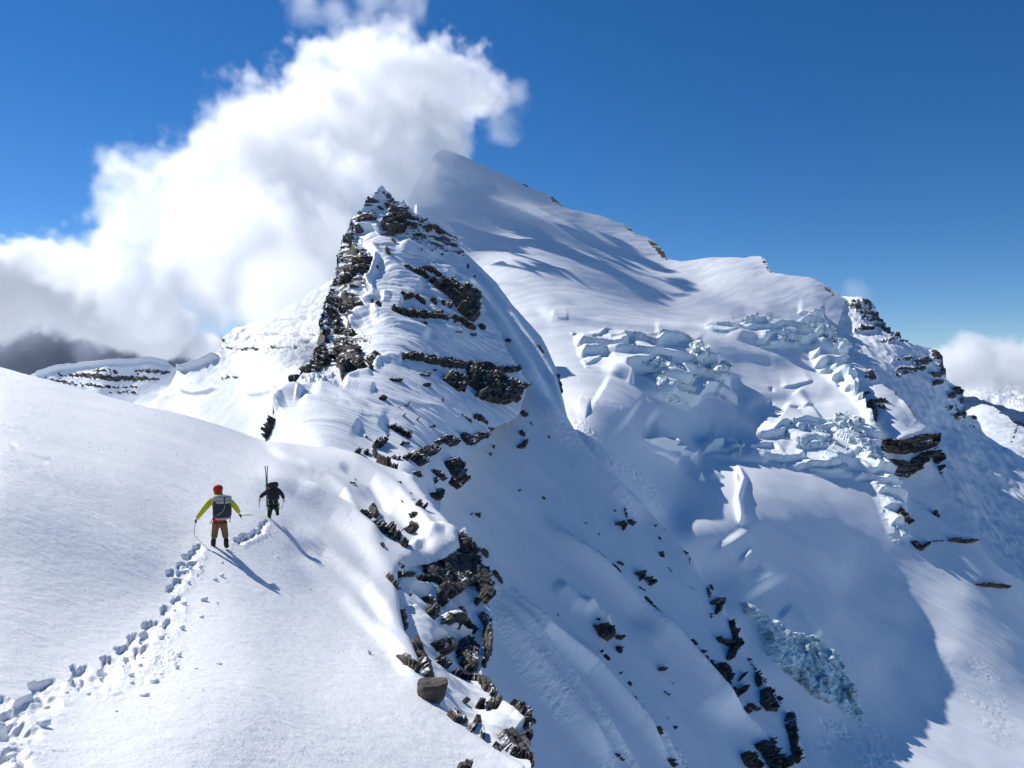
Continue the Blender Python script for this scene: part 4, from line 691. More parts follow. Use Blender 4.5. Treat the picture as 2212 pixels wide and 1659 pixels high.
many(P3, [(cF((930, 740), (1000, 800)), 4), (cF((880, 710), (920, 745)), 2), (cF((700, 505), (745, 550)), 2.5), (cF((1015, 400), (1035, 420)), 4.5), (cF((760, 455), (800, 475)), 2.6), (cF((745, 150), (750, 160)), 2.4), (cF((800, 130), (820, 190)), 1.8), (cF((650, 285), (660, 292)), 2), (cF((620, 410), (665, 460)), 1.1), (cF((505, 285), (507, 288)), 1.5), (cF((325, 65), (340, 80)), 2), (cF((180, 32), (190, 38)), 2), (cF((420, 750), (424, 760)), 1.5),
          (cF((645, 780), (670, 790)), 2), (cF((1140, 975), (1155, 1010)), 3), (cF((1225, 1060), (1235, 1080)), 3), (cF((1000, 1085), (1050, 1085)), 4), (cF((1045, 1205), (1080, 1230)), 2), (cF((1085, 1165), (1105, 1168)), 1.5), (cF((1100, 1415), (1115, 1430)), 2.4), (cF((965, 1462), (985, 1488)), 2.8), (cF((1065, 1610), (1100, 1645)), 4.5), (cF((810, 1180), (825, 1195)), 1.6), (cF((850, 1250), (870, 1290)), 1.8), (cF((640, 1000), (690, 1055)), 1.4), (cF((1030, 265), (1040, 270)), 2), (cF((985, 240), (990, 245)), 2), (cF((1140, 400), (1165, 420)), 2), (cF((1060, 480), (1090, 520)), 1.6), (cF((1010, 300), (1025, 318)), 1.8), (cF((890, 600), (940, 625)), 1.6), (cF((1185, 600), (1220, 620)), 1.4), (cF((570, 220), (600, 235)), 1.2), (cF((755, 1130), (760, 1135)), 1.5), (cF((1065, 1360), (1070, 1375)), 1.5), (cF((780, 1600), (800, 1620)), 2.2), (cF((750, 1580), (770, 1600)), 2), (cF((30, 505), (50, 530), (85, 578)), 3.4),
          ([(1153, 757), (1158, 765)], 2.5), ([(1160, 745), (1166, 770)], 1.6), ([(1204, 810), (1210, 815)], 4), (c4((1895, 565), (1945, 600)), 4.2), (c4((1975, 640), (1990, 665)), 2), (c4((1905, 705), (1930, 735)), 4), (c4((1880, 835), (1915, 820), (1950, 775)), 6), (c4((1680, 870), (1690, 890)), 2.8), (c4((1705, 810), (1715, 830)), 2.6), (c4((2105, 745), (2112, 765)), 1.8), (c4((1880, 1145), (1885, 1150)), 1.6), (c4((2065, 1180), (2072, 1200)), 1.8), (c4((1540, 1310), (1545, 1325)), 2), (c4((1575, 1310), (1610, 1330)), 3.2), (c4((2180, 300), (2192, 330)), 4), (c4((1780, 80), (1810, 100)), 3)],
     'small dark rock sticking out of the shaded avalanche slope', 'small rocks on the avalanche slope', thick=1.6, frag=.35, mat=M_rock_far)
outcrop(P3, c4((1600, 1575), (1630, 1556), (1658, 1590), (1662, 1640), (1625, 1605)), 'brown tooth of rock on the slope right of the pointed rock tower', poly=True, frag=.05, thick=2, mat=M_rock_far, cat='boulder', name='boulder')
outcrop(P3, cF((1440, 800), (1470, 880), (1460, 950), (1420, 1020)), 'upper rib of the jagged crag at the foot of the avalanche slope', w=9, frag=.45, **F1)
outcrop(P3, cF((1360, 895), (1440, 930)), 'rock shelf left of the upper rib of the jagged crag', w=6, frag=.5, **F1)
outcrop(P3, cF((1275, 1040), (1340, 1120)), 'left prong of the jagged crag at the foot of the slope', w=12, frag=.5, **F1)
outcrop(P3, cF((1370, 1070), (1400, 1165)), 'dark heart of the jagged crag at the foot of the slope', w=16, frag=.35, **F1)
outcrop(P3, cF((1410, 1200), (1465, 1230), (1520, 1190)), 'low rocks along the base of the jagged crag', w=7, frag=.5, **F1)
outcrop(P3, cF((1605, 1200), (1665, 1180), (1702, 1335), (1650, 1335), (1600, 1290)), 'upright wedge crag lower right of the jagged crag', poly=True, frag=.3, **F1)
outcrop(P3, cF((1790, 1290), (1770, 1400), (1800, 1500), (1830, 1620)), 'chain of dark rocks along the lower right edge of the slope', w=7, frag=.5, **F1)
outcrop(P3, cF((1520, 1580), (1590, 1650)), 'rocks at the bottom edge left of the chain', w=12, frag=.5, **F1)
outcrop(P3, cF((1620, 1520), (1660, 1530), (1720, 1650), (1790, 1610)), 'broken crag at the bottom edge of the picture', w=14, frag=.5, **F1)
many(P3, [(cF((1320, 690), (1380, 680), (1350, 750)), 7), (cF((1310, 570), (1330, 610)), 2.5), (cF((1540, 820), (1560, 930), (1580, 1030)), 4), (cF((1590, 1100), (1600, 1180)), 5), (cF((1540, 1290), (1600, 1320)), 4.5), (cF((1700, 1200), (1730, 1140)), 3.5), (cF((1310, 1165), (1360, 1190)), 5), (cF((1490, 1335), (1522, 1352)), 4), (cF((1255, 975), (1280, 985)), 3), (cF((1670, 1480), (1690, 1490)), 3), (cF((1790, 1450), (1800, 1465)), 3), (cF((1320, 750), (1322, 775)), 2), (cF((1620, 1120), (1640, 1140)), 3), (cF((1180, 440), (1190, 470)), 1.5), (cF((1300, 600), (1310, 660)), 2), (cF((1480, 1150), (1520, 1100)), 3)],
     'jagged rock fragment near the foot of the avalanche slope', 'rock fragments near the foot of the avalanche slope', thick=2, frag=.5, mat=M_rock_far)
# rocks on the buttress and the lower glacier edge
G1 = dict(mat=M_rock_far, thick=10)
outcrop(P6, c8((1250, 1410), (1400, 1420), (1540, 1375), (1600, 1370)), 'top band of the dark banded cliff at the right', w=7, frag=.4, cat='cliff', name='cliff', **G1)
outcrop(P6, c8((1275, 1455), (1400, 1470), (1520, 1450), (1600, 1430)), 'middle band of the dark banded cliff at the right', w=7, frag=.5, cat='cliff', name='cliff', **G1)
outcrop(P6, c8((1310, 1560), (1450, 1590), (1530, 1500)), 'lowest and thickest band of the dark banded cliff at the right', w=12, frag=.3, cat='cliff', name='cliff', **G1)
outcrop(P6, c8((1570, 1480), (1630, 1500), (1620, 1540)), 'outer corner rock of the dark banded cliff', w=7, frag=.4, **G1)
outcrop(P6, c8((1210, 1160), (1215, 1220), (1205, 1270)), 'black rocks beside the blue ice wall at the glacier edge', w=8, frag=.45, **G1)
many(P6, [(c8((1190, 1135), (1310, 1140)), 3), (c8((1250, 1170), (1290, 1180)), 4), (c8((1350, 1075), (1360, 1100)), 2), (c8((1390, 1120), (1490, 1270)), 1.6), (c8((1340, 1625), (1440, 1640)), 3), (c8((1150, 1090), (1200, 1085)), 2), (c7((1385, 5), (1400, 15)), 3), (c7((1580, 150), (1592, 215)), 5.5), (c7((1530, 185), (1550, 200)), 3.5), (c7((1870, 440), (1900, 510)), 6), (c7((1820, 462), (1850, 465)), 3), (c7((1440, 85), (1445, 95)), 2)],
     'small dark rock on the shaded buttress beside the glacier', 'small rocks on the shaded buttress', thick=6, frag=.45, mat=M_rock_far)
many(P4, [(c7((1345, 170), (1380, 240)), 4), (c7((1405, 222), (1425, 235)), 4), (c7((1430, 352), (1480, 395), (1530, 352)), 4.5), (c7((1650, 338), (1740, 350), (1798, 345)), 4.2), (c7((1780, 610), (1970, 622)), 4), (c7((1605, 535), (1620, 540)), 2), (c7((1550, 340), (1620, 340)), 1.6)],
     'dark rock ledge in shade below the banded cliff', 'rock ledges below the banded cliff', thick=5, frag=.45, mat=M_rock_far)
# ------------------------------------------------------------------ dirty ice wall, distant country
outcrop(P4, c7((460, 640), (560, 700), (640, 760), (700, 845), (760, 850), (880, 885), (935, 935), (1000, 1022), (1060, 1120), (1100, 1250), (1160, 1412), (1050, 1350), (980, 1300), (870, 1240), (800, 1170), (720, 1100), (620, 990), (585, 900), (560, 800), (480, 720)), 'grimy blue-grey ice wall streaked with dirt in the deep gully', poly=True, frag=.1, thick=9, block=7, mat=M_dirty, cat='ice wall', name='ice_wall', edge=9, rockv=0.)
M_serac = terrain_mat('serac_ice', 14.0, bump=.12, base_rock=1.0, hold=.45, strata=.3, rockA=(.70, .81, .85), rockB=(.83, .885, .90))
def serac(pts, label, thick, **kw): return outcrop(P4, pts, label, poly=True, frag=.08, thick=thick, mat=M_serac, cat='serac', name='serac', block=kw.pop('block', thick*1.6), edge=kw.pop('edge', 5), rugged=.15, group='seracs on the glacier', **kw)
serac(c6((815, 560), (850, 525), (905, 512), (960, 500), (972, 545), (960, 600), (890, 605), (830, 590)), 'tilted shaded ice block under the long upper ice cliff', 9)
serac(c6((838, 600), (900, 612), (990, 625), (1045, 650), (1068, 700), (1045, 790), (990, 770), (930, 740), (880, 700), (850, 650)), 'big cube of ice with a smooth snow top standing in the blue hollow', 15)
serac(c6((1090, 470), (1110, 432), (1135, 460), (1150, 520), (1155, 580), (1110, 570), (1080, 530)), 'sharp pointed ice fin at the right end of the long upper ice cliff', 13)
serac(c6((1200, 580), (1250, 545), (1285, 580), (1290, 640), (1240, 650)), 'blocky ice tower right of the sharp pointed fin', 12)
serac(c6((1240, 690), (1255, 655), (1275, 700), (1275, 735), (1250, 725)), 'thin white ice needle alone in the blue shadow', 7)
serac(c6((1530, 345), (1600, 335), (1672, 340), (1680, 385), (1600, 398), (1535, 385)), 'detached oblong ice block below the upper icefall', 8)
serac(c6((1665, 985), (1720, 950), (1800, 938), (1880, 950), (1960, 1000), (1965, 1060), (1880, 1095), (1780, 1085), (1710, 1040)), 'rounded snow-capped ice dome in the lower icefall', 12)
serac(c6((1875, 1150), (1910, 1095), (1965, 1065), (2030, 1100), (2055, 1160), (2050, 1215), (1930, 1200)), 'half-dome of snow over a blue ice wall, just below the rounded dome', 11)
serac(c6((1990, 905), (2040, 890), (2110, 920), (2190, 960), (2140, 1040), (2060, 1040), (1990, 990)), 'crumbled white ice pyramid at the right of the lower icefall', 14)
serac(c6((1660, 325), (1720, 340), (1790, 370), (1760, 400), (1690, 370)), 'fallen ice rubble under the upper icefall wall', 6, block=5)
serac(c6((1840, 320), (1900, 290), (1960, 330), (1975, 400), (1900, 410), (1850, 370)), 'cracked pale ice tower at the corner of the upper icefall', 11)
serac(c6((1985, 370), (2040, 385), (2058, 450), (2050, 490), (2000, 450)), 'outermost ice tower on the right edge of the upper icefall', 10)
serac(c6((1335, 1055), (1380, 1030), (1412, 1050), (1408, 1110), (1340, 1110)), 'blue ice block at the top of the deep gully', 9)
serac(c6((2120, 1070), (2170, 1050), (2205, 1110), (2160, 1160), (2115, 1130)), 'small split ice block near the right edge of the lower icefall', 9)
# distant country on the right, and the valley floor
M_forest = flat_mat('forest_slope', (.008, .03, .09), .95, (.02, .055, .13), .004)  # blue of the distant haze is put into the forest colour
P11 = Patch('far_range', [(1990, 870), (2040, 846), (2070, 848), (2090, 842), (2105, 838), (2125, 842), (2150, 843), (2165, 850), (2190, 842), (2215, 846), (2260, 838), (2330, 850)], [(1990, 960), (2330, 960)], 1.0,
            [(1990, 870, 15000), (2100, 842, 14500), (2260, 840, 14500), (2330, 850, 15000), (2100, 890, 10500), (2260, 900, 10500), (2000, 950, 8600), (2330, 950, 8600)], topnoise=3.5, tn_scale=12)
noise_on(P11, 1500, 260, 5, .55, ridged=True); P11.attr['rock'][:] = .42*sstep(-.1, .5, fbm(P11.P.reshape(-1, 3)/900, 4)).reshape(P11.px.shape); P11.apply()
M_range = terrain_mat('range_snow', 500.0, bump=.05, hold=.75)
P11.build(M_range, 'distant_mountains')
P10 = Patch('forest', [(2040, 880), (2078, 857), (2110, 860), (2150, 874), (2180, 884), (2215, 894), (2330, 925)], [(2040, 1050), (2330, 1050)], 2,
            [(2040, 880, 7600), (2100, 860, 7400), (2215, 894, 6800), (2330, 925, 6500), (2100, 1000, 5000), (2330, 1050, 4700)], topnoise=1.2)
noise_on(P10, 600, 60, 5, .6); P10.apply(); P10.build(M_forest, 'forested_hills')
P9 = Patch('near_range', [(2040, 900), (2095, 882), (2105, 876), (2120, 870), (2135, 873), (2150, 880), (2175, 900), (2190, 912), (2205, 920), (2235, 930), (2330, 985)], [(2040, 1100), (2330, 1200)], 1.0,
            [(2095, 880, 3600), (2125, 870, 3600), (2215, 925, 3100), (2330, 985, 2800), (2100, 960, 2700), (2215, 1010, 2300), (2330, 1100, 2000), (2040, 1000, 2500)], topnoise=1.6, tn_scale=10)
noise_on(P9, 260, 26, 5, .55); P9.paint('rock', [(2140, 874), (2165, 893), (2185, 905)], 4, .9, noise=5, nscale=5); P9.paint('rock', [(2200, 915), (2190, 945), (2180, 960)], 3, .9, noise=5, nscale=5); P9.paint('rock', [(2200, 960), (2230, 970)], 4, .8, noise=6, nscale=5)
P9.apply(); P9.build(M_far, 'snowy_spur')
ring = [(0, 0)]; V = []; Fq = []
nr, na = 40, 96
for i in range(nr):
    rad = 400*(1.18**i)
    for j in range(na):
        a = j/na*2*math.pi; V.append((rad*math.cos(a), rad*math.sin(a), 0))
V = np.array(V); hz = 180*fbm(V/4000., 5, .55, True)+60*fbm(V/900., 4, .5); V[:, 2] = -1150+hz
for i in range(nr-1):
    for j in range(na): Fq.append((i*na+j, i*na+(j+1) % na, (i+1)*na+(j+1) % na, (i+1)*na+j))
Fq = Fq+[tuple(range(na))]
M_valley = bpy.data.materials.new('valley'); M_valley.use_nodes = True; q = NT(M_valley); gp = q.n.new('ShaderNodeNewGeometry').outputs['Position']
q.l.new(q.mix(q.ramp(q.noise(gp, .0009, 8, .65), .34, .5), (.02, .045, .06), (.75, .78, .8)), q.n['Principled BSDF'].inputs['Base Color']); q.n['Principled BSDF'].inputs['Roughness'].default_value = .95
tag(mesh_obj('valley_ground', V, Fq, M_valley), None, None, None, 'structure')

# ------------------------------------------------------------------ clouds (real volumes)
def cloud(name, blobs, vox, dens, nscale, amp, soft, pad=60, seed=0, step=3., warp=80, label='', aniso=.35, col=(1, 1, 1), flat=None):
    me = bpy.data.meshes.new(name); ob = bpy.data.objects.new(name, me); COL.objects.link(ob)
    Pn = []
    for b in blobs:
        x, y, r_, D = b[:4]; R_ = r_/F*D; k = b[4] if len(b) > 4 else 1.0; sq = b[5] if len(b) > 5 else 1.0; Pn.append((U(x, y, D), R_, k, sq))
    lo = np.min([np.array(c)-R_*max(k, 1)*1.2-pad for c, R_, k, sq in Pn], 0); hi = np.max([np.array(c)+R_*max(k, 1)*1.2+pad for c, R_, k, sq in Pn], 0)
    res = [max(4, int((h-l)/vox)) for l, h in zip(lo, hi)]; print('CLOUD', name, res, round(np.prod(res)/1e6, 1))
    ng = bpy.data.node_groups.new(name, 'GeometryNodeTree'); ng.interface.new_socket('Geometry', in_out='OUTPUT', socket_type='NodeSocketGeometry')
    N = ng.nodes; L = ng.links; out = N.new('NodeGroupOutput'); vc = N.new('GeometryNodeVolumeCube'); sm = N.new('GeometryNodeSetMaterial'); pos = N.new('GeometryNodeInputPosition')
    def M(op, a, b=None, c=None):
        n = N.new('ShaderNodeMath'); n.operation = op
        for i, v in enumerate((a, b, c)):
            if v is None: continue
            if hasattr(v, 'is_output'): L.new(v, n.inputs[i])
            else: n.inputs[i].default_value = v
        return n.outputs[0]
    def Vv(op, a, b=None):
        n = N.new('ShaderNodeVectorMath'); n.operation = op
        for i, v in enumerate((a, b)):
            if v is None: continue
            if hasattr(v, 'is_output'): L.new(v, n.inputs[i])
            else: n.inputs[i].default_value = v
        return n.outputs['Value'] if op == 'LENGTH' else n.outputs[0]
    nz = N.new('ShaderNodeTexNoise'); nz.inputs['Scale'].default_value = nscale; nz.inputs['Detail'].default_value = 7; nz.inputs['Roughness'].default_value = .6; nz.inputs['Distortion'].default_value = .35
    off = Vv('ADD', pos.outputs[0], (seed*1000., 0, 0)); L.new(off, nz.inputs['Vector'])
    wz = N.new('ShaderNodeTexNoise'); wz.inputs['Scale'].default_value = nscale*.6; wz.inputs['Detail'].default_value = 2; L.new(off, wz.inputs['Vector'])
    pw = Vv('ADD', pos.outputs[0], Vv('MULTIPLY', Vv('SUBTRACT', wz.outputs['Color'], (.5, .5, .5)), (warp,)*3)); env = None
    for c, R_, k, sq in Pn:
        d = Vv('LENGTH', Vv('MULTIPLY', Vv('SUBTRACT', pw, tuple(c)), (1/R_, 1/(R_*k), 1/(R_*sq)))); env = d if env is None else M('SMOOTH_MIN', env, d, .35)
    nf = N.new('ShaderNodeTexNoise'); nf.inputs['Scale'].default_value = nscale*3.7; nf.inputs['Detail'].default_value = 4; nf.inputs['Roughness'].default_value = .65; L.new(off, nf.inputs['Vector'])
    e = M('ADD', M('SUBTRACT', 1.0, env), M('MULTIPLY', M('SUBTRACT', nz.outputs[0], .5), amp)); e = M('ADD', e, M('MULTIPLY', M('SUBTRACT', nf.outputs[0], .5), amp*.75))
    if flat is not None:
        sx = N.new('ShaderNodeSeparateXYZ'); L.new(pw, sx.inputs[0]); e = M('MINIMUM', e, M('MULTIPLY', M('SUBTRACT', sx.outputs[2], flat[0]), 1/flat[1]))
    dn = M('MINIMUM', M('MAXIMUM', M('MULTIPLY', e, dens/soft), 0.0), dens)
    L.new(dn, vc.inputs['Density']); vc.inputs['Min'].default_value = tuple(lo); vc.inputs['Max'].default_value = tuple(hi)
    for i, a in enumerate(('Resolution X', 'Resolution Y', 'Resolution Z')): vc.inputs[a].default_value = res[i]
    m = bpy.data.materials.new(name+'_mat'); m.use_nodes = True; mt = m.node_tree; mt.nodes.remove(mt.nodes['Principled BSDF'])
    pv = mt.nodes.new('ShaderNodeVolumePrincipled'); pv.inputs['Color'].default_value = (*col, 1); pv.inputs['Density'].default_value = 1; pv.inputs['Anisotropy'].default_value = aniso
    mt.links.new(pv.outputs[0], mt.nodes['Material Output'].inputs['Volume']); m.cycles.volume_step_rate = step
    sm.inputs['Material'].default_value = m; L.new(vc.outputs[0], sm.inputs[0]); L.new(sm.outputs[0], out.inputs[0])
    md = ob.modifiers.new('vapour', 'NODES'); md.node_group = ng; me.materials.append(m)
    return tag(ob, label, 'cloud', None, 'stuff')
MAIN = [(140, 560, 70, 1300), (230, 530, 85, 1300), (330, 470, 125, 1250), (450, 430, 135, 1250), (420, 370, 65, 1250), (560, 380, 145, 1200), (540, 270, 75, 1250), (640, 310, 145, 1500), (740, 240, 125, 1700), (830, 200, 125, 1900), (920, 190, 105, 1950), (990, 190, 75, 1950), (1050, 215, 50, 2000),
        (500, 560, 150, 1000), (620, 560, 170, 900), (700, 450, 160, 1200), (640, 650, 100, 740), (640, 635, 85, 500), (575, 680, 50, 515), (690, 600, 60, 480), (922, 345, 72, 1430), (905, 410, 58, 1340), (885, 455, 44, 1260), (850, 300, 115, 1700), (835, 400, 75, 1550), (400, 600, 120, 1100), (300, 620, 110, 1200), (950, 290, 70, 1850), (330, 680, 65, 1250), (440, 690, 60, 1100)]
cloud('plume_cloud', MAIN, 4.6, .020, 1/190, 2.6, .42, label='huge bright white cloud streaming up and right off the mountain, hiding its left slopes')
cloud('wisp_cloud', [(650, 20, 42, 1500), (720, 30, 40, 1500), (860, 80, 62, 1500), (890, 20, 50, 1500), (800, 0, 50, 1500), (780, 60, 42, 1500), (1085, 265, 40, 1950), (1105, 210, 36, 1950), (1060, 160, 30, 1950), (750, 100, 50, 1500), (820, 120, 50, 1500)], 5, .007, 1/140, 2.6, .8, seed=3, label='thin torn wisps of cloud at the top edge of the picture and the tip of the plume')
cloud('cumulus_cloud', [(80, 625, 100, 1900), (0, 640, 100, 1900), (180, 640, 90, 1900), (260, 680, 75, 1900), (350, 705, 65, 1900), (-100, 610, 120, 1900), (430, 750, 40, 1900), (-220, 620, 120, 1900)], 6, .04, 1/160, 1.6, .25, seed=5, label='billowing cumulus cloud low at the left edge with a dark flat underside')
cloud('shaded_cloud', [(-200, 765, 130, 4200, 1, .6), (-60, 765, 130, 4200, 1, .6), (100, 768, 140, 4200, 1, .6), (290, 770, 140, 4200, 1, .6), (470, 785, 110, 4200, 1, .6)], 22, .01, 1/500, 1.0, .3, seed=8, pad=150, warp=200, label='dark grey cloud bank behind the cumulus, over the far ridge', col=(.40, .46, .55))  # shade of the cloud underside is put into its grey colour
cloud('distant_cloud', [(2030, 800, 50, 6500), (2090, 785, 62, 6500), (2160, 800, 66, 6500), (2230, 800, 68, 6500), (2300, 790, 70, 6500), (2085, 748, 30, 6500)], 24, .008, 1/420, 1.7, .25, seed=11, pad=150, warp=200, label='soft cumulus bank low over the distant mountains at the right edge')
cloud('puff_cloud', [(1848, 628, 30, 2500), (1868, 636, 22, 2500)], 10, .0035, 1/90, 1.6, .8, seed=14, pad=40, warp=50, label='small faint puff of cloud behind the right skyline')
# ------------------------------------------------------------------ loose snow blocks and frost crystals
M_chunk = flat_mat('chunk_snow', SNOW, .7, (.84, .86, .88), 12, .01)
def blob(name, size, mat, seed, sharp=2.6, noise=.18, parent=None, sub=3, loc=None, rot=None):
    bm = bmesh.new(); bmesh.ops.create_icosphere(bm, subdivisions=sub, radius=1); v = np.array([x.co[:] for x in bm.verts])
    k = (np.abs(v)**sharp).sum(1)**(-1/sharp); v = v*k[:, None]; v = v*(1+noise*fbm(v*1.3+seed*9.1, 4, .55))[:, None]*np.array(size)
    for x, c in zip(bm.verts, v): x.co = c
    me = bpy.data.meshes.new(name); bm.to_mesh(me); bm.free(); me.materials.append(mat); me.polygons.foreach_set('use_smooth', np.ones(len(me.polygons), bool))
    o = bpy.data.objects.new(name, me); COL.objects.link(o)
    if loc is not None: o.location = loc
    if rot is not None: o.rotation_euler = rot
    if parent is not None: o.parent = parent
    return o
chunks = [(275, 1395, 88, 46, 'biggest cut block of snow, at the lower left beside the deep trench'), (935, 1200, 62, 22, 'oblong flat block of snow alone below the end of the footprints'), (1322, 582, 46, 27, 'layered round block of snow right of the trail, largest below the climbers'),
          (1420, 982, 40, 12, 'thin stick-like slab of snow far right of the trail'), (1435, 425, 34, 20, 'upper one of two snow lumps right of the upper trail'), (1395, 450, 32, 18, 'lower one of two snow lumps right of the upper trail'), (1000, 1108, 56, 28, 'broad crumbly snow heap at the foot of the trampled patch')]
small = [(1408, 602, 15, 13), (1305, 692, 28, 15), (1440, 330, 20, 12), (1300, 372, 28, 22), (1230, 378, 22, 16), (1280, 428, 14, 22), (1222, 478, 22, 20), (1180, 765, 38, 26), (1048, 822, 38, 26), (1190, 612, 34, 20), (1160, 932, 36, 22), (1150, 1012, 26, 25), (1272, 1012, 22, 8), (855, 1125, 25, 18), (1312, 1165, 12, 8), (850, 1072, 34, 20),
         (505, 1125, 50, 35), (572, 1192, 30, 16), (430, 1182, 25, 14), (2020, 486, 14, 9), (1790, 300, 22, 9), (1755, 266, 14, 6), (1050, 742, 30, 14), (910, 1002, 28, 18), (755, 1300, 20, 10), (662, 1075, 30, 16), (2015, 1505, 14, 8), (1885, 385, 7, 5), (940, 930, 26, 14), (1045, 1055, 26, 16), (1130, 650, 18, 12), (1520, 260, 10, 6), (1690, 200, 9, 6),
         (1620, 215, 10, 6), (1800, 120, 10, 6), (1740, 150, 12, 8), (1650, 60, 9, 7), (1200, 870, 8, 5), (1350, 1380, 8, 5), (970, 1265, 6, 5), (320, 1240, 40, 22), (90, 1560, 60, 30), (40, 1470, 70, 30)]
def chunk(i, cx, cy, sx, sy, label, group=None):
    x, y = lf((cx, cy))[0]; p, n = P1.sample(x, y); u = float(p[1])/F*.3333; a = sx*u*.5; b = sy*u*.55
    o = blob('snow_block', (a, a*.75, b), M_chunk, i, 3.2, .34, loc=tuple(np.array(p)+np.array([0, 0, b*.8])), rot=(rs.uniform(-.2, .2), rs.uniform(-.1, .25), rs.uniform(-.5, .5)))
    tag(o, label, 'snow block', group)
for i, c in enumerate(chunks): chunk(i, *c[:4], c[4])
for i, c in enumerate(small): chunk(i+20, *c, 'lump of snow kicked loose beside the footprints', 'snow lumps beside the footprints')
M_cry = flat_mat('frost', (.97, .97, .97), .4)
Vc = []; Fc = []; sn_ = SUN
t1 = np.cross(sn_, [0, 0, 1]); t1 /= np.linalg.norm(t1); t2 = np.cross(sn_, t1)
cx = rs.uniform(-10, 1050, 3800); cy = rs.uniform(800, 1655, 3800); ok = inpoly(cx, cy, P1.keep) & (cy > np.interp(cx, [p[0] for p in P1top], [p[1] for p in P1top])+8)
pc, ncs = P1.sample(cx[ok], cy[ok])
for p, n in zip(pc, ncs):
    s_ = p[1]/F*(rs.uniform(.6, 1.2) if rs.rand() < .92 else rs.uniform(1.3, 2.2)); a = rs.uniform(0, 6.28); c = p+n*s_*.8
    k = len(Vc)
    for j in range(3): th = a+j*2.1; Vc.append(c+s_*(t1*math.cos(th)+t2*math.sin(th)))
    Vc.append(c-sn_*s_*.5); Fc += [(k, k+1, k+2), (k, k+3, k+1), (k+1, k+3, k+2), (k+2, k+3, k)]
tag(mesh_obj('frost_crystals', Vc, Fc, M_cry, smooth=False), 'tiny glittering frost crystals scattered over the foreground snow', 'frost crystals', None, 'stuff')

# ------------------------------------------------------------------ the flat-topped boulder
M_boulder = terrain_mat('boulder_rock', .35, bump=1.6, base_rock=1.0, hold=1.6, strata=.25, rockA=(.07, .062, .055), rockB=(.17, .15, .13))
def boulder(x, y, wpx, hpx, label, seed=3):
    p, n = P1.sample(x, y+hpx*.45); u = float(p[1])/F; a, c = wpx*u*.5, hpx*u*.5
    bm = bmesh.new(); bmesh.ops.create_icosphere(bm, subdivisions=5, radius=1); v = np.array([q.co[:] for q in bm.verts]); k = (np.abs(v)**4).sum(1)**(-1/4); v *= k[:, None]
    v[:, 2] = np.clip(v[:, 2], -1, .72+.06*v[:, 0]); v[:, :2] *= (1.0+.16*v[:, 2:3]); v[:, 0] += .05*v[:, 2]
    for dn, dd in (((-.8, -.6, -.3), .86), ((.75, -.65, -.2), .92), ((-.3, -.9, -.55), .98), ((.9, 0, -.6), .95), ((-.85, -.3, .5), 1.0)):
        dn = np.array(dn)/np.linalg.norm(dn); t = v@dn; v -= np.maximum(t-dd, 0)[:, None]*dn
    v *= (1+.06*fbm(v*2+seed, 4, .6)+.05*np.round(1.5*fbm(v*np.array([1.2, 1.2, 3])+seed+5, 3, .5))/1.0)[:, None]; v = v*np.array([a, a*.8, c])
    for q_, w_ in zip(bm.verts, v): q_.co = w_
    V_ = np.array([q.co[:] for q in bm.verts]); F_ = [tuple(w_.index for w_ in f.verts) for f in bm.faces]; bm.free()
    o = mesh_obj('boulder', V_, F_, M_boulder, smooth=False, attrs={'rock': np.ones(len(V_))}, loc=tuple(np.array(p)+np.array([0, a*.2, c*.6])))
    tag(o, label, 'boulder'); return o
boulder(932, 1487, 62, 58, 'flat-topped brown-grey boulder sitting in the snow on the dome edge')

# ------------------------------------------------------------------ people and their gear
def mat1(name, c, **k): return flat_mat(name, c, **k)
MR = mat1('red_cloth', (.62, .035, .015), rough=.75, scale=18, bump=.004); ML = mat1('lime_cloth', (.58, .57, .015), rough=.6, col2=(.46, .47, .012), scale=26, bump=.012)
MT = mat1('tan_cloth', (.22, .125, .055), rough=.85, scale=16, bump=.008); MK = mat1('black_cloth', (.012, .012, .014), rough=.7, scale=20, bump=.006, col2=(.025, .025, .028))
MB = mat1('black_leather', (.01, .01, .01), rough=.5, scale=30, bump=.003); MG = mat1('grey_cloth', (.42, .40, .38), rough=.8, col2=(.33, .31, .30), scale=14, bump=.012); MN = mat1('slate_cloth', (.035, .04, .05), rough=.65, col2=(.022, .025, .032), scale=16, bump=.008)
MS = mat1('skin', (.45, .26, .18), rough=.6, scale=40); MO = mat1('orange_trim', (.65, .33, .03), rough=.6); MM = mat1('steel', (.45, .46, .48), rough=.35, metal=1, spec=.5); MGr = mat1('green_shaft', (.25, .48, .06), rough=.4)
MY = mat1('yellow_leather', (.50, .27, .07), rough=.6); MD = mat1('dark_green_cloth', (.02, .035, .02), rough=.8, scale=14, bump=.01); MRp = mat1('green_cord', (.15, .35, .06), rough=.7); MSk = mat1('ski_black', (.02, .018, .02), rough=.35)
MP = mat1('red_metal', (.55, .06, .03), rough=.4)
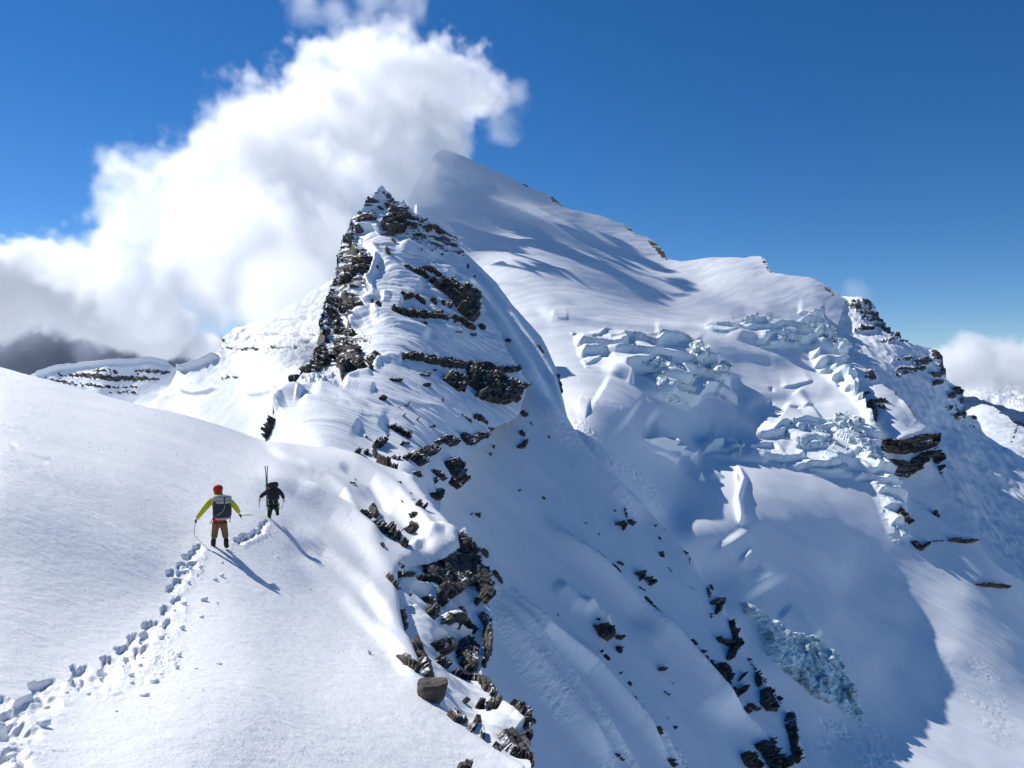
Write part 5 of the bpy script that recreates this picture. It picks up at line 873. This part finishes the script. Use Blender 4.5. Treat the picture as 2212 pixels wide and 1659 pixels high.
def skin(name, nodes, edges, mat, parent, sub=2, root=0):
    """one continuous limb surface grown over a joint skeleton; nodes: (x, y, z, r) or (x, y, z, rx, ry)"""
    me = bpy.data.meshes.new(name+'_skeleton'); me.from_pydata([n[:3] for n in nodes], edges, []); tmp = bpy.data.objects.new('tmp', me); COL.objects.link(tmp)
    md = tmp.modifiers.new('s', 'SKIN'); md.use_smooth_shade = True
    for i, n in enumerate(nodes): sv = me.skin_vertices[0].data[i]; kk = 1.0 if name in ('body', 'pick', 'spike', 'shaft') else 1.22; sv.radius = (n[3]*kk, (n[4] if len(n) > 4 else n[3])*kk); sv.use_root = i == root
    m2 = tmp.modifiers.new('u', 'SUBSURF'); m2.levels = sub; m2.render_levels = sub
    dg = bpy.context.evaluated_depsgraph_get(); dg.update(); m3 = bpy.data.meshes.new_from_object(tmp.evaluated_get(dg)); bpy.data.objects.remove(tmp)
    m3.name = name; m3.materials.clear(); m3.materials.append(mat); m3.polygons.foreach_set('use_smooth', np.ones(len(m3.polygons), bool))
    o = bpy.data.objects.new(name, m3); COL.objects.link(o); o.parent = parent; return o
def chain(n): return [(i, i+1) for i in range(n-1)]
def tube(name, pts, r, mat, parent, sub=1): return skin(name, [(*p, r) if len(p) == 3 else p for p in pts], chain(len(pts)), mat, parent, sub)
def glove(parent, h, d, mat, side, grip=(0, 0, -1)):
    """palm, four curled fingers of unequal length and a thumb from the side of the palm; h wrist point, d direction of the hand"""
    h = Vector(h); d = Vector(d).normalized(); s = Vector((0, 1, 0)).cross(d).normalized()*side; f = d.cross(s)
    N_ = [(*h, .036, .03), (*(h+d*.055), .042, .026)]; E_ = [(0, 1)]
    for k, (o_, l_) in enumerate(((-.030, .062), (-.010, .072), (.010, .068), (.029, .054))):
        b = h+d*.075+f*o_; i = len(N_); m_ = b+d*l_*.45; t_ = m_+s*l_*.5*-1+d*l_*.15; N_ += [(*b, .0125), (*m_, .0115), (*t_, .0095)]; E_ += [(1, i), (i, i+1), (i+1, i+2)]
    b = h+d*.03-f*.038; i = len(N_); N_ += [(*b, .014), (*(b-f*.014+d*.03-s*.012), .0125), (*(b+d*.055-s*.035), .0105)]; E_ += [(1, i), (i, i+1), (i+1, i+2)]
    return skin('glove', N_, E_, mat, parent, 1)
def boot(parent, x, y, z, mat, ang=0, top=.30, r=.062):
    return skin('boot', [(x, y, z+top, r*1.05), (x, y-.005, z+.12, r), (x, y, z+.05, r*.95), (x+ang*.1, y+.11, z+.045, .052, .04), (x+ang*.17, y+.2, z+.035, .045, .032), (x, y-.06, z+.04, .05, .04)], [(0, 1), (1, 2), (2, 3), (3, 4), (2, 5)], mat, parent, 2)
def empty(name, loc, rz=0, sc_=1.):
    o = bpy.data.objects.new(name, None); COL.objects.link(o); o.location = loc; o.rotation_euler = (0, 0, rz); o.scale = (sc_,)*3; return o
def pad(name, c, s, mat, parent, sharp=3.5, seed=1, noise=.08, rot=None): return blob(name, s, mat, seed, sharp, noise, parent, 4, c, rot)
def Zs(pts): return pts
# ---- first climber
p1, _ = P1.sample(475, 1181.5); p1 = np.array(p1); A = empty('person', tuple(p1), 0); tag(A, 'nearer climber seen from behind, lime jacket, tan trousers and red helmet, arms spread', 'person')
H1 = (.0, .04, 1.63)
body_nodes = [(0, 0, .84, .08, .07), (0, 0, 1.02, .085, .07), (0, .02, 1.24, .10, .08), (0, .03, 1.40, .075, .07), (0, .05, 1.48, .05), (-.02, .07, 1.58, .07, .08), (-.03, .08, 1.68, .075, .085),
              (-.22, .03, 1.36, .055), (-.42, .10, 1.12, .042), (-.62, .15, .86, .03), (.24, .03, 1.36, .055), (.43, .09, 1.13, .042), (.54, .13, .93, .03), (-.11, 0, .74, .085), (-.13, .04, .42, .058), (-.17, 0, .12, .045), (.11, 0, .74, .085), (.145, .05, .42, .058), (.175, 0, .12, .045), (-.02, .16, 1.60, .016)]
body_edges = [(0, 1), (1, 2), (2, 3), (3, 4), (4, 5), (5, 6), (2, 7), (7, 8), (8, 9), (2, 10), (10, 11), (11, 12), (0, 13), (13, 14), (14, 15), (0, 16), (16, 17), (17, 18), (5, 19)]
skin('body', body_nodes, body_edges, MS, A)
skin('jacket', [(0, 0, .93, .155, .12), (0, 0, 1.06, .15, .12), (0, .02, 1.24, .165, .13), (0, .03, 1.40, .12, .10), (-.01, .05, 1.49, .09, .085), (-.22, .03, 1.38, .085), (-.34, .07, 1.23, .075), (-.44, .10, 1.10, .066), (-.55, .13, .95, .055), (-.625, .15, .855, .045),
                (.24, .03, 1.37, .085), (.36, .06, 1.24, .073), (.445, .09, 1.12, .064), (.50, .11, 1.02, .056), (.545, .13, .93, .046)], [(0, 1), (1, 2), (2, 3), (3, 4), (2, 5), (5, 6), (6, 7), (7, 8), (8, 9), (2, 10), (10, 11), (11, 12), (12, 13), (13, 14)], ML, A)
pad('hem', (0, .0, .85), (.195, .15, .085), MR, A, 3, 4, .04)
skin('trousers', [(0, 0, .76, .12, .10), (-.10, 0, .68, .10), (-.125, .03, .50, .085), (-.135, .04, .40, .08), (-.16, .01, .22, .075), (.10, 0, .68, .10), (.13, .03, .50, .085), (.145, .05, .40, .08), (.17, .01, .22, .075)], [(0, 1), (1, 2), (2, 3), (3, 4), (0, 5), (5, 6), (6, 7), (7, 8)], MT, A)
boot(A, -.17, 0, -.02, MB, -.3); boot(A, .175, -.01, -.04, MB, .3)
hd = pad('helmet', (-.045, .08, 1.70), (.135, .15, .125), MR, A, 2.3, 3, .05, (.15, .12, 0))
pad('hood', (-.035, .06, 1.56), (.125, .12, .055), ML, A, 2.2, 5, .05, (0, .05, 0)); pad('hood_trim', (-.045, .07, 1.595), (.128, .135, .02), MO, A, 2.2, 5, .02, (.1, .1, 0))
glove(A, (-.63, .15, .85), (-.25, .05, -.95), MK, 1); glove(A, (.55, .13, .92), (.45, .05, -.85), MK, -1)
tube('gaiter_strap', [(.20, -.07, .32), (.23, -.08, .22)], .008, MB, A, 1)
# pack
B = empty('backpack', tuple(p1+np.array([.06, -.19, 1.2]))); tag(B, 'dark grey backpack with pale grey lid on the nearer climber', 'backpack')
pad('pack_body', (.0, 0, -.03), (.235, .135, .27), MN, B, 4, 2, .06, (0, -.05, 0)); pad('side_pocket', (-.20, .03, -.12), (.05, .1, .17), MN, B, 3, 4, .06); pad('side_pocket', (.215, .03, -.12), (.05, .1, .17), MN, B, 3, 5, .06)
pad('lid', (.02, .0, .27), (.25, .16, .085), MG, B, 2.8, 7, .16, (0, .06, 0)); pad('lid_flap', (-.19, .04, .25), (.11, .13, .07), MG, B, 2.5, 9, .2, (0, -.45, 0)); pad('collar', (.03, -.03, .17), (.215, .13, .07), MG, B, 3.2, 8, .1)
pad('pack_base', (.02, .0, -.315), (.20, .13, .045), MG, B, 3, 6, .08)
tube('top_strap', [(.06, -.155, .33), (.065, -.19, .22), (.07, -.17, .1)], .011, MB, B); tube('cord', [(.07, -.16, .10), (.07, -.165, 0), (.02, -.17, -.10), (-.08, -.165, -.17), (-.15, -.15, -.20)], .009, MG, B)
for s_ in (-1, 1): tube('hip_strap', [(.22*s_, .02, -.15), (.235*s_, .0, -.3), (.24*s_+(-.08 if s_ < 0 else -.03), -.0, -.46)], .010, MK, B)
for s_ in (-1, 1): tube('shoulder_strap', [(.11*s_-.03, .1, .22), (.14*s_-.05, .28, .16), (.17*s_-.05, .32, -.02), (.16*s_-.04, .2, -.2)], .022, MK, B)
def axe(name, label, grip, tip, headdir, shaft_mat, head_mat, L_after=0.06, curve=0., pick=.15):
    """ice axe held by the head end: shaft from grip to tip (spike), pick and adze across headdir"""
    g = Vector(grip); t = Vector(tip); o = empty(name, tuple(g)); tag(o, label, 'ice axe'); d = (t-g); n = d.normalized(); h = Vector(headdir).normalized()
    up = -n*L_after; mid = d*.5+h*curve
    tube('shaft', [tuple(up), tuple(up*.2+mid*.3), tuple(mid), tuple(d*.93)], .014, shaft_mat, o); skin('spike', [(*(d*.93), .014), (*d, .004)], [(0, 1)], MM, o, 1)
    skin('pick', [(*(up-h*.06), .016, .006), (*up, .017, .014), (*(up+h*pick*.6-n*-.015), .012, .006), (*(up+h*pick+n*.05), .005, .004)], [(0, 1), (1, 2), (2, 3)], head_mat, o, 1); return o
tp, _ = P1.sample(420, 1155); hand = p1+np.array([-.66, .16, .79])
tp = np.array(tp); th1 = math.atan2(-p1[0], p1[1]); c_, s_n = math.cos(-th1), math.sin(-th1); dl = tp-p1; tp = p1+np.array([c_*dl[0]-s_n*dl[1], s_n*dl[0]+c_*dl[1], dl[2]])
axe('ice_axe', 'ice axe planted in the snow by the left hand of the nearer climber', tuple(hand), tuple(tp), (.6, .2, .1), MM, MM)
axe('ice_axe', 'bright green ice axe held out sideways in the right hand of the nearer climber', tuple(p1+np.array([.60, .15, .875])), tuple(p1+np.array([.93, .20, .855])), (.35, 0, -.9), MGr, MP)
# ---- second climber
p2, _ = P1.sample(592, 1121); p2 = np.array(p2); k2_ = 1.0
B2 = empty('person', tuple(p2)); tag(B2, 'farther climber in black leaning forward under a tall black pack', 'person')
skin('body', [(0, .0, .76, .11, .10), (0, .06, .92, .105, .09), (0, .16, 1.12, .125, .10), (0, .26, 1.26, .07), (0, .31, 1.33, .05), (0, .35, 1.36, .06, .07), (0, .37, 1.42, .07, .08), (-.24, .16, 1.16, .055), (-.45, .18, 1.0, .042), (-.54, .2, .88, .03), (.22, .18, 1.18, .055), (.36, .24, .98, .042), (.40, .28, .80, .03),
              (-.10, .0, .66, .085), (-.13, .05, .38, .058), (-.16, 0, .1, .045), (.10, .04, .68, .085), (.13, .2, .46, .058), (.16, .22, .25, .045), (0, .47, 1.43, .016)], body_edges, MS, B2)
skin('jacket', [(0, .0, .60, .17, .14), (0, .0, .76, .17, .14), (0, .06, .94, .17, .14), (0, .16, 1.12, .18, .14), (0, .26, 1.26, .12, .10), (-.24, .16, 1.18, .09), (-.45, .18, 1.03, .075), (-.54, .2, .91, .058), (.23, .18, 1.19, .088), (.37, .24, .99, .07), (.42, .28, .82, .052)],
     [(0, 1), (1, 2), (2, 3), (3, 4), (3, 5), (5, 6), (6, 7), (3, 8), (8, 9), (9, 10)], MK, B2)
skin('trousers', [(0, .02, .66, .15, .12), (-.11, .03, .54, .10), (-.14, .06, .36, .088), (-.16, .01, .16, .078), (.10, .06, .58, .10), (.135, .2, .46, .088), (.165, .21, .27, .078)], [(0, 1), (1, 2), (2, 3), (0, 4), (4, 5), (5, 6)], MD, B2)
boot(B2, -.16, 0, -.03, MB, -.2, .28, .068); boot(B2, .16, .2, .13, MB, .2, .24, .068)
pad('helmet', (0, .38, 1.40), (.125, .14, .12), MK, B2, 2.3, 3, .05)
glove(B2, (-.545, .2, .89), (-.05, .05, -1), MY, 1); glove(B2, (.42, .28, .81), (.1, 0, -1), MK, -1)
C2 = empty('backpack', tuple(p2+np.array([0, -.06, 1.2]))); tag(C2, 'tall black backpack on the farther climber', 'backpack')
pad('pack_body', (-.01, 0, -.08), (.215, .15, .30), MK, C2, 3.6, 2, .07, (-.2, 0, 0)); pad('lid', (-.01, .02, .27), (.215, .16, .13), MK, C2, 3, 7, .1, (-.1, -.08, 0)); pad('side_pocket', (.2, .02, -.2), (.05, .09, .14), MK, C2, 3, 5, .06); pad('label_patch', (-.15, -.15, .16), (.03, .01, .03), MP, C2, 3, 5, .06)
for s_ in (-1, 1): tube('shoulder_strap', [(.12*s_, .1, .2), (.15*s_, .32, .1), (.16*s_, .34, -.08), (.16*s_, .2, -.25)], .022, MK, C2)
tube('compression_strap', [(-.2, -.1, -.02), (0, -.17, -.03), (.2, -.1, -.02)], .009, MB, C2); tube('dangling_strap', [(-.02, -.16, -.3), (.0, -.14, -.42), (.03, -.12, -.52)], .009, MG, C2)
def ski(off, tipx, label):
    o = empty('ski', tuple(p2+np.array([-.235+off, -.10, .62]))); tag(o, label, 'ski', 'pair of skis strapped to the black pack')
    n = 22; V_ = []; F_ = []
    for i in range(n):
        t = i/(n-1); z = 1.66*t; wd = .036+.012*abs(2*t-1)**2; wd *= 1 if t < .93 else max(.25, math.sqrt(max(0, 1-((t-.93)/.075)**2))); bx = -.04*t+tipx*max(0, t-.72)**1.6*2.2; by = .0+.0*t
        V_ += [(bx-.018, by-wd, z), (bx+.018, by-wd, z), (bx+.018, by+wd, z), (bx-.018, by+wd, z)]
        if i: a = 4*(i-1); F_ += [(a, a+1, a+5, a+4), (a+1, a+2, a+6, a+5), (a+2, a+3, a+7, a+6), (a+3, a, a+4, a+7)]
    F_ += [(3, 2, 1, 0), (4*n-4, 4*n-3, 4*n-2, 4*n-1)]
    mesh_obj('ski_blade', V_, F_, MSk, o, smooth=False)
    sgn = 1 if off > 0 else -1
    pad('binding_toe', (sgn*.022-.02, 0, .86), (.018, .035, .05), MK, o, 3, 1, .02); pad('binding_heel', (sgn*.025-.015, 0, .55), (.022, .035, .06), MK, o, 3, 1, .02); tube('brake_arm', [(sgn*.02-.015, 0, .83), (-.12 if sgn < 0 else -.05, -.02, .78)], .007, MM, o)
ski(-.02, -.12, 'left ski of the pair carried upright beside the tall black pack'); ski(.02, .12, 'right ski of the pair carried upright beside the tall black pack')
axe('ice_axe', 'yellow-shafted ice axe in the left hand of the farther climber', tuple(p2+np.array([-.55, .2, .80])), tuple(p2+np.array([-.56, .18, .50])), (-.3, 0, -.4), MY, MM, .02)
axe('ice_axe', 'dark ice axe hanging from the right hand of the farther climber', tuple(p2+np.array([.42, .26, .72])), tuple(p2+np.array([.33, .2, .40])), (.4, 0, -.3), MM, MM, .02)
for i, (x0, xm) in enumerate(((-.19, -.30), (-.17, -.24), (.18, .25), (.15, .2))):
    o = tube('climbing_sling', [(x0, -.05, .80), (xm, -.08, .62), (xm+.02, -.07, .46), (x0+.03, -.08, .50), (x0+.02, -.06, .72)], .009, MRp, None); o.location = tuple(p2)
    tag(o, ['outer green sling on the left hip of the farther climber', 'inner green sling on the left hip of the farther climber', 'outer green sling on the right hip of the farther climber', 'inner green sling on the right hip of the farther climber'][i], 'sling', 'green slings on the harness')

# both climbers face along the trail, away from the camera's side of the slope
def turn(objs, p):
    th = math.atan2(-p[0], p[1]); Rm = Matrix.Rotation(th, 4, 'Z'); T = Matrix.Translation(Vector(p))
    for o in objs:
        l = Rm @ (o.location-Vector(p)); o.location = Vector(p)+l; o.rotation_euler = (0, 0, th)
tops = [o for o in COL.objects if o.parent is None and o.get('category') in ('person', 'backpack', 'ice axe', 'ski', 'sling')]
turn([o for o in tops if (o.location-Vector(p1)).length < 3.5], p1); turn([o for o in tops if (o.location-Vector(p2)).length < 3.5], p2)

# every member of a repeated group is singled out by its place in that group, counted down the picture
ORD = ['topmost', 'second', 'third', 'fourth', 'fifth', 'sixth', 'seventh', 'eighth', 'ninth', 'tenth']
WORDS_ = {'rocks on the left face of the horn': 'rime-covered rocks on the left face of the horn', 'small rocks on the right flank of the horn': 'small rocks on the right flank of the horn', 'lone rocks on the wind-scoured ridge': 'lone rocks on the wind-scoured ridge',
          'rocks along the lip of the ridge': 'dark rocks along the rocky lip of the ridge', 'thin stones in the smooth snow': 'thin flat stones in the snow right of the climbers', 'half-buried rocks in the gully': 'half-buried rocks in the gully below the dome',
          'stones along the rim of the dome': 'dark stones along the rim of the dome', 'small rocks on the avalanche slope': 'small dark rocks on the shaded avalanche slope', 'rock fragments near the foot of the avalanche slope': 'jagged fragments near the foot of the avalanche slope',
          'small rocks on the shaded buttress': 'small dark rocks on the buttress beside the glacier', 'rock ledges below the banded cliff': 'dark ledges in shade below the banded cliff', 'snow lumps beside the footprints': 'loose snow lumps beside the footprints'}
for gname, phrase in WORDS_.items():
    mem = [o for o in COL.objects if o.get('group') == gname]
    mem.sort(key=lambda o: -(o.location.z/o.location.y))
    for i, o in enumerate(mem):
        o['label'] = (ORD[i] if i < 10 else ('lowest' if i == len(mem)-1 else str(i+1)+('st' if (i+1) % 10 == 1 and i > 11 else 'nd' if (i+1) % 10 == 2 and i > 12 else 'rd' if (i+1) % 10 == 3 and i > 13 else 'th')+' from the top'))+' of the '+phrase
